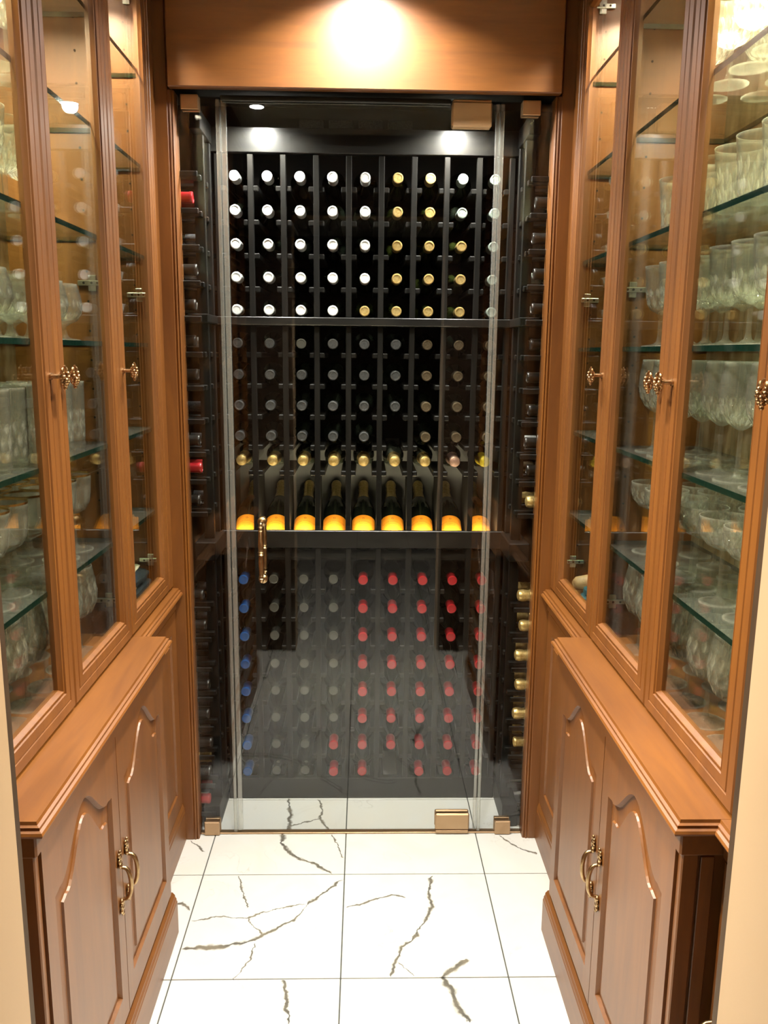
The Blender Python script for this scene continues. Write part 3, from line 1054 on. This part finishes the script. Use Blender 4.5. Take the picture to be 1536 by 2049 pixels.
b = MB(); b.cbox(-0.45, 0.45, YF + 0.005, YF + 0.03, 0.0005, 0.075, 0.002)
b.build('base_board', 'black', rk)
b = MB(); b.box(-0.46, 0.46, 2.95, 2.965, 0.0, 2.07)
b.build('back_board', 'blackwall', rk)
b = MB(); b.cbox(-0.43, 0.43, YF + 0.013, YF + 0.020, 0.920, 0.9265, 0.001)
b.build('light_strip', 'led', rk)
light('strip_lamp', 'AREA', (0, YF + 0.0215, 0.9255), P_STRIP, (1.0, 0.86, 0.55), rk, 0.86, None, None, (0, YF + 0.10, 1.00), 0.006)
# fine divider walls between the tilted bottles
b = MB(); b.box(-0.004, 0.004, YF + 0.028, YF + 0.20, 0.846, 1.10)
dm = b.mesh('divider', 'black')
for x in POSTX:
    put('divider', dm, rk, mat=Matrix.Translation((x, 0, 0)))

for s, nm in ((-1, 'left'), (1, 'right')):
    t = empty('wine_rack', (s * 0.6, 2.5, 0), 'black wooden wine rack along the %s wall of the closet' % nm, 'wine rack', 'black wine racks')
    XF = 0.452
    for (y0, y1) in ((2.476, 2.494), (2.574, 2.594)):
        for zb, zt in ((1.603, 2.09), (0.938, 1.577), (0.078, 0.880)):
            b = MB(); b.cbox(s * XF, s * (XF + 0.030), y0, y1, zb, zt, 0.0015)
            b.build('post', 'black', t)
    for y0, y1 in ((2.4095, 2.4165), (2.461, 2.509), (2.560, 2.598)):
        b = MB(); b.cbox(s * (XF + 0.006), s * (XF + 0.28), y0, y1, -0.008, 0.008, 0.0025)
        m_ = b.mesh('rail', 'black')
        for zz in UP + MID + LOW + [1.157, 1.0605]:
            put('rail', m_, t, mat=Matrix.Translation((0, 0, zz - 0.0355)))
    b = MB(); b.cbox(s * (XF - 0.008), s * (XF + 0.05), 2.425, 2.598, 1.578, 1.602, 0.002)
    b.build('ledge', 'black', t)
    b = MB(); b.cbox(s * (XF - 0.012), s * (XF + 0.05), 2.425, 2.595, 0.881, 0.9375, 0.003)
    b.build('ledge', 'black', t)
    b = MB(); b.cbox(s * XF, s * (XF + 0.05), 2.43, 2.604, 0.0005, 0.075, 0.002)
    b.build('base_board', 'black', t)
    b = MB(); b.cbox(s * (XF - 0.002), s * (XF + 0.03), 2.425, 2.598, 2.092, 2.145, 0.002)
    b.build('top_beam', 'black', t)

# closet spot lights and vents
for x, nm in ((-0.307, 'left'), (0.268, 'right')):
    t = empty('spot_light', (x, 2.52, 2.30), 'small bright spotlight under the closet ceiling on the %s' % nm, 'spotlight', 'closet spotlights')
    mt = Matrix.Translation((x, 2.52, 2.176))
    b = MB(); b.lathe([(0, 0.118), (0.030, 0.118), (0.030, 0.106), (0.008, 0.104), (0.008, 0.050), (0.022, 0.046), (0.024, 0.0), (0.020, -0.001), (0.019, 0.006), (0, 0.006)], 20, None, mt)
    b.build('housing', 'channel', t, 0.6)
    b = MB(); b.lathe([(0, -0.001), (0.0185, -0.001), (0.0185, 0.005), (0, 0.005)], 18, None, mt)
    b.build('lens', 'lens_cellar', t)
    light('spot_lamp', 'SPOT', (x, 2.52, 2.168), P_CELLAR, COOL, t, 0.018, None, 2.75, (x, 2.535, 1.0), None, 0.8)
vn = empty('cooling_vent', (0, 2.95, 2.2), 'dim grey louvred vent above the rack beam', 'vent')
for k in range(4):
    x = -0.13 + 0.098 * (k - 0.5)
    b = MB()
    b.cbox(x - 0.040, x + 0.040, 2.930, 2.948, 2.212, 2.250, 0.002)
    b.build('grille', 'steelcap', vn)
b = MB(); b.box(-0.40, 0.40, 2.9485, 2.984, 2.16, 2.29)
b.build('box', 'blackwall', vn)

# ------------------------------------------------------------------ bottles
BODY = [(0, 0.006), (0.020, 0.004), (0.030, 0.0), (0.0355, 0.003), (0.0370, 0.010), (0.0370, 0.185), (0.0362, 0.196), (0.0325, 0.210), (0.0235, 0.224), (0.0165, 0.236), (0.0142, 0.250), (0.0138, 0.292), (0.0140, 0.297), (0, 0.297)]
BURG = [(0, 0.006), (0.022, 0.004), (0.032, 0.0), (0.0358, 0.003), (0.0371, 0.010), (0.0371, 0.140), (0.0360, 0.160), (0.0318, 0.184), (0.0245, 0.208), (0.0178, 0.230), (0.0146, 0.250), (0.0140, 0.292), (0.0142, 0.297), (0, 0.297)]
CHAMP = [(0, 0.010), (0.018, 0.006), (0.032, 0.0), (0.0380, 0.003), (0.0395, 0.012), (0.0395, 0.135), (0.0380, 0.158), (0.0320, 0.185), (0.0240, 0.212), (0.0180, 0.236), (0.0150, 0.262), (0.0165, 0.272), (0.0150, 0.280), (0.0150, 0.298), (0, 0.298)]


CHAMP_SLIM = [(min(r, 0.0365), z) for r, z in CHAMP]


def make_bottle(body, glass, cap, kind):
    b = MB(); b.lathe(body, 20)
    o = b.build('wine_bottle', glass, None, 0.7)
    b = MB()
    if kind == 'still':
        b.lathe([(0.0150, 0.240), (0.0156, 0.242), (0.0152, 0.262), (0.0151, 0.289), (0.0160, 0.291), (0.0160, 0.2965), (0.0148, 0.2990), (0.0118, 0.2996), (0.0112, 0.2985), (0, 0.2985)], 20)
    else:
        b.lathe([(0.0215, 0.222), (0.0190, 0.236), (0.0166, 0.256), (0.0175, 0.268), (0.0182, 0.274), (0.0166, 0.281), (0.0180, 0.290), (0.0186, 0.300), (0.0160, 0.309), (0.0090, 0.3125), (0, 0.313)], 20)
    b.build('capsule', cap, o, 0.6)
    tag(o, None, 'bottle')
    return o


KINDS = {
    'silver': (BODY, 'bottle', 'silver', 'still', 'silver-capped wine bottle'),
    'gold': (BURG, 'bottle_green', 'goldcap', 'still', 'gold-capped green wine bottle'),
    'green': (BODY, 'bottle', 'greencap', 'still', 'pale green-capped wine bottle'),
    'steel': (BODY, 'bottle', 'steelcap', 'still', 'grey-capped wine bottle'),
    'bronze': (BODY, 'bottle', 'bronzecap', 'still', 'bronze-capped wine bottle'),
    'red': (BODY, 'bottle', 'redcap', 'still', 'red-capped wine bottle'),
    'blue': (BODY, 'bottle', 'bluecap', 'still', 'blue-capped wine bottle'),
    'clear': (BODY, 'bottle', 'clearcap', 'still', 'smoky-capped wine bottle'),
    'dark': (BODY, 'bottle', 'shadecap', 'still', 'wine bottle with shade-darkened cap'),
    'champ': (CHAMP_SLIM, 'bottle_pale', 'goldcap', 'fizz', 'gold-foiled champagne bottle'),
    'champrose': (CHAMP_SLIM, 'bottle', 'pinkcap', 'fizz', 'rose-foiled champagne bottle'),
    'champyellow': (CHAMP_SLIM, 'bottle', 'yellowcap', 'fizz', 'yellow-foiled champagne bottle'),
}
PROTO = {}


def bottle(kind, mat, label, group):
    if kind not in PROTO:
        o = make_bottle(*KINDS[kind][:4])
        PROTO[kind] = o
        o.matrix_local = mat
        WORLD[o.name] = mat
        return tag(o, label, 'bottle', group)
    return copy_tree(PROTO[kind], mat, label, group)


def toward_front(x, z, tip=2.608, length=0.2995, jitter=True):
    """bottle lying with its neck towards the camera"""
    dy = random.uniform(-0.002, 0.002) if jitter else 0
    r = Matrix.Rotation(random.uniform(0, 6.28), 4, 'Z')
    return Matrix.Translation((x, tip + length + dy, z)) @ Matrix.Rotation(math.pi / 2, 4, 'X') @ r


def toward_middle(s, y, z, tip=0.478, length=0.2995):
    dx = random.uniform(-0.012, 0.003)
    r = Matrix.Rotation(random.uniform(0, 6.28), 4, 'Z')
    return Matrix.Translation((s * (tip + length + dx), y, z)) @ Matrix.Rotation(-s * math.pi / 2, 4, 'Y') @ r


def where(c, r, sect):
    return '%s from left, %s row down, %s section of back rack' % (ORD[c], ORD[r], sect)


for r, z in enumerate(UP):
    for c, x in enumerate(COLX):
        k = 'silver'
        if c >= 5 or (r == 4 and c == 4):
            k = 'gold'
        if (c == 7 and r < 2) or c == 8:
            k = 'green'
        bottle(k, toward_front(x, z), '%s, %s' % (KINDS[k][4], where(c, r, 'upper')), 'bottles in the upper rack')
for r, z in enumerate(MID):
    for c, x in enumerate(COLX):
        k = 'steel' if c < 6 else 'bronze'
        if r == 0 and c == 2:
            k = 'clear'
        if r == 3 and c == 5:
            continue
        bottle(k, toward_front(x, z), '%s, %s' % (KINDS[k][4], where(c, r, 'middle')), 'bottles in the middle rack')
for c, x in enumerate(COLX):
    k = 'champ' if c < 7 else ('champrose' if c == 7 else 'champyellow')
    xx = x + random.uniform(-0.002, 0.002)
    bottle(k, toward_front(xx, 1.1585, 2.626, 0.313), '%s lying %s from left above the amber-labelled bottles' % (KINDS[k][4], ORD[c]), 'champagne bottles lying in the rack')
for r, z in enumerate(LOW):
    for c, x in enumerate(COLX):
        k = 'blue' if c == 0 else ('clear' if c < 4 else 'red')
        if c == 3 and r >= 6:
            k = 'red'
        if r == 7 and c == 5:
            continue
        bottle(k, toward_front(x, z, 2.612 if k in ('red', 'blue') else 2.622), '%s, %s' % (KINDS[k][4], where(c, r, 'lower')), 'bottles in the lower rack')

# tilted display bottles with amber labels
TILT = math.radians(60)


def label_sheet(R, z0, z1, a0, a1, n=18):
    b = MB()
    rs = []
    for z, rr in ((z0, R), (z0, R + 0.0005), (z1, R + 0.0005), (z1, R)):
        rs.append([(rr * math.cos(a0 + (a1 - a0) * k / n), rr * math.sin(a0 + (a1 - a0) * k / n), z) for k in range(n + 1)])
    rs.append(rs[0])
    b.rings(rs, False)
    return b


def text_mesh(txt, size):
    cu = bpy.data.curves.new('lettering', 'FONT')
    cu.body = txt
    cu.size = size
    cu.align_x = 'CENTER'
    cu.resolution_u = 2
    o = bpy.data.objects.new('lettering', cu)
    COL.objects.link(o)
    bpy.context.view_layer.update()
    dg = bpy.context.evaluated_depsgraph_get()
    me = bpy.data.meshes.new_from_object(o.evaluated_get(dg))
    bpy.data.objects.remove(o)
    bpy.data.curves.remove(cu)
    return me


def display_bottle():
    b = MB(); b.lathe(CHAMP, 24)
    o = b.build('champagne_bottle', 'bottle', None, 0.7)
    b = MB()
    b.lathe([(0.0245, 0.212), (0.0212, 0.224), (0.0190, 0.236), (0.0166, 0.256), (0.0175, 0.268), (0.0182, 0.274), (0.0166, 0.281), (0.0180, 0.290), (0.0186, 0.300), (0.0160, 0.309), (0.0090, 0.3125), (0, 0.313)], 20)
    b.build('foil', 'goldcap', o, 0.6)
    R = 0.0396
    mid = -math.pi / 2        # label faces local -Y, turned up by the tilt
    lb = label_sheet(R, 0.016, 0.094, mid - 1.25, mid + 1.25).build('paper_label', 'orange', o, 0.6, label='glowing amber paper label')
    vs_, fs = [], []
    for txt, size, zc, arch in (('VEUVE CLICQUOT', 0.0085, 0.061, 0.006), ('PONSARDIN', 0.0052, 0.050, 0.004), ('BRUT', 0.0055, 0.034, 0.0), ('CHAMPAGNE', 0.0040, 0.043, 0.0)):
        me = text_mesh(txt, size)
        o0 = len(vs_)
        for v in me.vertices:
            th = mid + v.co.x / R
            vs_.append(((R + 0.0008) * math.cos(th), (R + 0.0008) * math.sin(th), zc + v.co.y - arch * (v.co.x / 0.03) ** 2))
        for p in me.polygons:
            fs.append([i + o0 for i in p.vertices])
        bpy.data.meshes.remove(me)
    # small crest above the name
    for k in range(5):
        a = math.pi * 2 * k / 5
        cxk, czk = 0.0032 * math.cos(a), 0.077 + 0.0032 * math.sin(a)
        o0 = len(vs_)
        for q in range(6):
            ax_ = cxk + 0.0016 * math.cos(q * math.pi / 3)
            th = mid + ax_ / R
            vs_.append(((R + 0.0008) * math.cos(th), (R + 0.0008) * math.sin(th), czk + 0.0016 * math.sin(q * math.pi / 3)))
        fs.append([o0 + q for q in range(6)])
    mb = MB(); mb.add(vs_, fs)
    mb.build('lettering', 'ink', lb)
    return o


proto = None
for c, x in enumerate(COLX):
    mt = Matrix.Translation((x * 0.992, 2.660, 0.884)) @ Matrix.Rotation(-TILT, 4, 'X')
    lab = 'champagne bottle with amber label leaning back, %s from left on the lit display shelf' % ORD[c]
    if proto is None:
        proto = display_bottle()
        proto.matrix_local = mt
        WORLD[proto.name] = mt
        tag(proto, lab, 'bottle', 'amber-labelled bottles on the lit shelf')
    else:
        copy_tree(proto, mt, lab)

# side racks: two columns of bottles each
for s, nm in ((-1, 'left'), (1, 'right')):
    for col, (y, tip, cname) in enumerate(((2.4385, 0.482, 'near'), (2.535, 0.474, 'far'))):
        for r, z in enumerate(UP + MID + [1.157, 1.0605] + LOW):
            if s < 0:
                k = 'steel' if col else 'dark'
                if r == 1:
                    k = 'red'
                if r in (3, 4, 5) and col:
                    k = 'silver'
                if r == 9:
                    k = 'red'
                if r == 0 or (col == 0 and r in (2, 7, 13)):
                    continue
                if r == 17:
                    k = 'champ' if col else 'steel'
                if r == 18:
                    k = 'red'
            else:
                k = 'steel' if col else 'dark'
                if r in (3, 4) and col:
                    k = 'green'
                if 5 <= r <= 9 and col:
                    k = 'bronze' if r % 2 else 'silver'
                if r >= 10:
                    k = 'champ' if r <= 14 or r % 2 else 'gold'
                if r == 0 or r > 16:
                    continue
            ln = 0.313 if k.startswith('champ') else 0.2995
            bottle(k, toward_middle(s, y, z + (0.0005 if col else 0.0035), tip, ln), '%s, %s row down, %s column of %s side rack' % (KINDS[k][4], ORD[r] if r < 12 else ['thirteenth', 'fourteenth', 'fifteenth', 'sixteenth', 'seventeenth', 'eighteenth', 'nineteenth'][r - 12], cname, nm), 'bottles in the side racks')


# ------------------------------------------------------------------ glassware
def cuts(z0, z1, amp, n=14, twist=90.0, vert=0.0):
    """facets cut into the outer wall between two heights"""
    def f(a, r, z):
        if z < z0 or z > z1:
            return 1.0
        e = min(1.0, (z - z0) / 0.008, (z1 - z) / 0.008)
        e = max(0.0, e)
        d = max(abs(math.sin(0.5 * n * a + twist * z)), abs(math.sin(0.5 * n * a - twist * z)))
        v = abs(math.sin(0.5 * n * a)) if vert else 0
        return 1.0 - amp * e * ((1 - vert) * (1 - d) * 1.6 + vert * (1 - v))
    return f


def densify(prof, step=0.006):
    out = [prof[0]]
    for p, q in zip(prof, prof[1:]):
        n = max(1, int(math.dist(p, q) / step))
        for k in range(1, n + 1):
            out.append((p[0] + (q[0] - p[0]) * k / n, p[1] + (q[1] - p[1]) * k / n))
    return out


def glass_mesh(name, outer, inner, mod=None, seg=56):
    """outer wall from the foot centre up to the rim, inner wall back down; 'cut' marks ground facets and painted rim highlights"""
    o = densify(outer, 0.0045)
    no = len(o)
    prof = o + densify(inner, 0.008)
    mb = MB()
    vs_, fs, rr, cut = [], [], [], []
    rim_z = outer[-1][1]
    foot_r = outer[1][0]
    for k, (r, z) in enumerate(prof):
        if r < 1e-6:
            rr.append([len(vs_)]); vs_.append((0, 0, z)); cut.append(0.0); continue
        row = []
        for i in range(seg):
            a = 2 * math.pi * i / seg
            q = mod(a, r, z) if (mod and k < no) else 1.0
            row.append(len(vs_)); vs_.append((r * q * math.cos(a), r * q * math.sin(a), z))
            c = min(1.0, (1 - q) * 13.0) ** 1.6
            if abs(z - rim_z) < 1e-6:
                c = 0.4  # rim whitened to paint in its highlight line
            elif z < 0.002 and r > foot_r * 0.97:
                c = 0.3  # foot edge whitened as a painted highlight too
            cut.append(c)
        rr.append(row)
    for k in range(len(rr) - 1):
        A, B = rr[k], rr[k + 1]
        if len(A) == 1 and len(B) == 1:
            continue
        for i in range(seg):
            j = (i + 1) % seg
            if len(A) == 1:
                fs.append((A[0], B[j], B[i]))
            elif len(B) == 1:
                fs.append((A[i], A[j], B[0]))
            else:
                fs.append((A[i], A[j], B[j], B[i]))
    mb.add(vs_, fs)
    me = mb.mesh(name, 'crystal', 0.9)
    at = me.attributes.new('cut', 'FLOAT', 'POINT')
    at.data.foreach_set('value', cut)
    return me


def foot(r, stem_r, stem_top):
    return [(0, 0.0), (r, 0.0), (r, 0.0016), (r * 0.75, 0.0030), (r * 0.35, 0.0055), (stem_r * 1.5, 0.010), (stem_r, 0.020), (stem_r * 0.9, (0.02 + stem_top) / 2), (stem_r, stem_top)]


G = {}
# stemmed goblet with straight flared bowl
G['water goblet'] = (glass_mesh('water_goblet', foot(0.036, 0.0042, 0.066) + [(0.010, 0.070), (0.022, 0.076), (0.030, 0.088), (0.034, 0.115), (0.038, 0.165)],
                                [(0.0366, 0.165), (0.0325, 0.115), (0.028, 0.090), (0.018, 0.081), (0, 0.078)], cuts(0.072, 0.125, 0.10, 12, 70)), 0.038)
G['wine glass'] = (glass_mesh('wine_glass', foot(0.038, 0.0038, 0.085) + [(0.010, 0.088), (0.024, 0.098), (0.035, 0.116), (0.0395, 0.140), (0.038, 0.165), (0.0335, 0.197)],
                              [(0.0322, 0.197), (0.0366, 0.165), (0.038, 0.140), (0.0335, 0.118), (0.022, 0.102), (0, 0.095)], cuts(0.090, 0.140, 0.09, 14, 80)), 0.0395)
G['saucer glass'] = (glass_mesh('saucer_glass', foot(0.034, 0.0040, 0.095) + [(0.012, 0.099), (0.028, 0.106), (0.040, 0.120), (0.045, 0.140), (0.044, 0.158)],
                                [(0.0428, 0.158), (0.0436, 0.140), (0.038, 0.122), (0.026, 0.110), (0, 0.104)], cuts(0.100, 0.146, 0.11, 16, 80)), 0.045)
G['balloon glass'] = (glass_mesh('balloon_glass', foot(0.039, 0.0046, 0.078) + [(0.012, 0.082), (0.030, 0.094), (0.041, 0.116), (0.044, 0.140), (0.041, 0.168), (0.034, 0.200)],
                                 [(0.0328, 0.200), (0.0396, 0.168), (0.0425, 0.140), (0.0394, 0.118), (0.028, 0.098), (0, 0.089)], cuts(0.086, 0.170, 0.08, 14, 60)), 0.044)
G['brandy snifter'] = (glass_mesh('brandy_snifter', foot(0.033, 0.0055, 0.028) + [(0.014, 0.034), (0.028, 0.040), (0.038, 0.054), (0.0410, 0.070), (0.038, 0.090), (0.031, 0.115)],
                                  [(0.0298, 0.115), (0.0366, 0.090), (0.0395, 0.070), (0.0364, 0.056), (0.026, 0.044), (0, 0.039)], cuts(0.036, 0.085, 0.07, 12, 60)), 0.041)
G['highball tumbler'] = (glass_mesh('highball_tumbler', [(0, 0.0), (0.030, 0.0), (0.0325, 0.003), (0.0330, 0.012), (0.0318, 0.016), (0.0330, 0.020), (0.0335, 0.030), (0.0345, 0.080), (0.0355, 0.140)],
                                    [(0.0342, 0.140), (0.0330, 0.080), (0.0318, 0.022), (0.0300, 0.018), (0, 0.017)], cuts(0.022, 0.085, 0.08, 12, 60)), 0.0355)
G['rocks tumbler'] = (glass_mesh('rocks_tumbler', [(0, 0.0), (0.028, 0.0), (0.031, 0.003), (0.033, 0.030), (0.037, 0.070), (0.041, 0.105)],
                                 [(0.0396, 0.105), (0.0355, 0.070), (0.0315, 0.022), (0.029, 0.016), (0, 0.015)], cuts(0.006, 0.078, 0.10, 14, 55)), 0.041)
G['gilt goblet'] = (glass_mesh('gilt_goblet', foot(0.037, 0.0040, 0.078) + [(0.011, 0.082), (0.026, 0.090), (0.035, 0.105), (0.0385, 0.130), (0.0400, 0.165)],
                               [(0.0388, 0.165), (0.0370, 0.130), (0.0336, 0.107), (0.024, 0.094), (0, 0.088)], cuts(0.086, 0.150, 0.06, 10, 12, 0.8)), 0.040)
b = MB()
b.lathe([(0.0386, 0.1645), (0.0403, 0.1645), (0.0404, 0.1685), (0.0387, 0.1685), (0.0386, 0.1645)], 32)
RIM = b.mesh('gilt_rim', 'goldrim', 0.8)
G['cut goblet'] = (glass_mesh('cut_goblet', foot(0.034, 0.0050, 0.058) + [(0.011, 0.062), (0.024, 0.068), (0.033, 0.080), (0.037, 0.105), (0.040, 0.140), (0.041, 0.150)],
                              [(0.0396, 0.150), (0.0354, 0.105), (0.0312, 0.082), (0.021, 0.073), (0, 0.068)], cuts(0.060, 0.130, 0.12, 14, 70)), 0.041)

SHELVES = ['bottom board', 'first glass shelf', 'second glass shelf', 'third glass shelf', 'fourth glass shelf', 'fifth glass shelf', 'top glass shelf']
ZS = [0.8325] + [z + 0.0055 for z in SHELF_Z]
LAYOUT = {
    -1: ['balloon glass', 'gilt goblet', 'highball tumbler', 'brandy snifter', 'cut goblet', 'wine glass', 'rocks tumbler'],
    1: ['balloon glass', 'saucer glass', 'wine glass', 'water goblet', 'rocks tumbler', 'cut goblet', 'water goblet'],
}
FAR_END = {-1: [1.78, 1.79, 1.78, 1.80, 1.64, 1.60, 1.55], 1: [1.80, 1.79, 1.79, 1.79, 1.74, 1.64, 1.60]}
for s, nm in ((-1, 'left'), (1, 'right')):
    for lev, kind in enumerate(LAYOUT[s]):
        me, rad = G[kind]
        pitch = 2 * rad + 0.006
        rows = [('front', 0.6 + rad - 0.010), ('back', 0.6 + rad * 3 - 0.002)]
        if 0.6 + rad * 3 + rad > X_BACK - 0.008:
            rows[1] = ('back', X_BACK - 0.010 - rad)
        for rn, xr in rows:
            y = FAR_END[s][lev] - (0 if rn == 'front' else pitch * 0.35)
            k = 0
            while y - rad > 1.15:
                mt = Matrix.Translation((s * (xr + random.uniform(-.003, .003)), y + random.uniform(-.002, .002), ZS[lev])) @ Matrix.Rotation(random.uniform(0, 6.28), 4, 'Z')
                lab = 'crystal %s, %s from far end, %s row, %s, %s cabinet' % (kind, ORD[k], rn, SHELVES[lev], nm)
                o = put(kind.replace(' ', '_'), me, None, lab, 'glass', 'crystal on the %s shelves' % nm, None, mt)
                if kind == 'gilt goblet':
                    put('gilt_rim', RIM, o, local=True, label='thin gold rim')
                y -= pitch
                k += 1


# ------------------------------------------------------------------ folded cloths in the narrow cabinets
def folded(b, x0, x1, y0, y1, z0, z1, mi, seed):
    """a folded napkin: rounded slab with a rippled rim"""
    rnd = random.Random(seed)
    cx, cy_ = (x0 + x1) / 2, (y0 + y1) / 2
    hx, hy = abs(x1 - x0) / 2, (y1 - y0) / 2
    n = 28
    ph = [rnd.uniform(0, 6.28) for _ in range(3)]
    rs = []
    for zf, sc in ((0.0, 0.90), (0.15, 0.98), (0.5, 1.0), (0.85, 0.985), (1.0, 0.90)):
        r = []
        for k in range(n):
            a = 2 * math.pi * k / n
            ca, sa = math.cos(a), math.sin(a)
            q = (abs(ca) ** 6 + abs(sa) ** 6) ** (-1 / 6)
            rip = 1 + 0.03 * math.sin(5 * a + ph[0]) + 0.02 * math.sin(9 * a + ph[1] + 3 * zf)
            r.append((cx + hx * q * ca * sc * rip, cy_ + hy * q * sa * sc * rip, z0 + (z1 - z0) * zf + (0.002 * math.sin(3 * a + ph[2]) if zf > 0.4 else 0)))
        rs.append(r)
    b.rings(rs, True, True, True, mi)


zc = 0.8335
for i, (m_, hh, xa, xb, ya, yb, lab) in enumerate((
        ('navy', 0.014, 0.592, 0.745, 1.960, 2.272, 'dark folded napkin at the bottom of the stack, left narrow cabinet'),
        ('linen', 0.007, 0.590, 0.745, 1.952, 2.060, 'white napkin corner low at the near side, left narrow cabinet'),
        ('navy', 0.016, 0.588, 0.748, 1.975, 2.286, 'dark folded napkin in the middle of the stack, left narrow cabinet'),
        ('linen', 0.007, 0.600, 0.745, 2.040, 2.180, 'white napkin halfway up the stack, left narrow cabinet'),
        ('navy', 0.015, 0.592, 0.745, 2.080, 2.286, 'dark folded napkin on top of the stack, left narrow cabinet'),
        ('linen', 0.006, 0.625, 0.730, 2.190, 2.284, 'small white napkin topmost at the back, left narrow cabinet'))):
    b = MB(); folded(b, -xa, -xb, ya, yb, zc, zc + hh, 0, i)
    b.build('folded_napkin', m_, None, 0.8, lab, 'napkin', 'napkins in the narrow cabinets')
    zc += hh + 0.0015
zc = 0.8335
for i, (m_, hh, xa, xb, ya, yb, lab) in enumerate((
        ('linen', 0.012, 0.588, 0.745, 1.955, 2.230, 'cream folded napkin at the bottom, right narrow cabinet'),
        ('teal', 0.016, 0.590, 0.745, 1.985, 2.190, 'teal folded napkin in the middle, right narrow cabinet'),
        ('teal', 0.014, 0.597, 0.740, 2.040, 2.185, 'teal folded napkin on top, right narrow cabinet'))):
    b = MB(); folded(b, xa, xb, ya, yb, zc, zc + hh, 0, 20 + i)
    b.build('folded_napkin', m_, None, 0.8, lab, 'napkin', 'napkins in the narrow cabinets')
    zc += hh + 0.0015
b = MB()
b.tube([(0.592, 2.235, 0.868), (0.600, 2.238, 0.869), (0.640, 2.240, 0.872), (0.745, 2.245, 0.872)], [0.010, 0.018, 0.022, 0.022], 16)
b.build('rolled_cloth', 'tan', None, 0.8, 'tan rolled cloth lying behind the teal napkins, right narrow cabinet', 'rolled cloth')
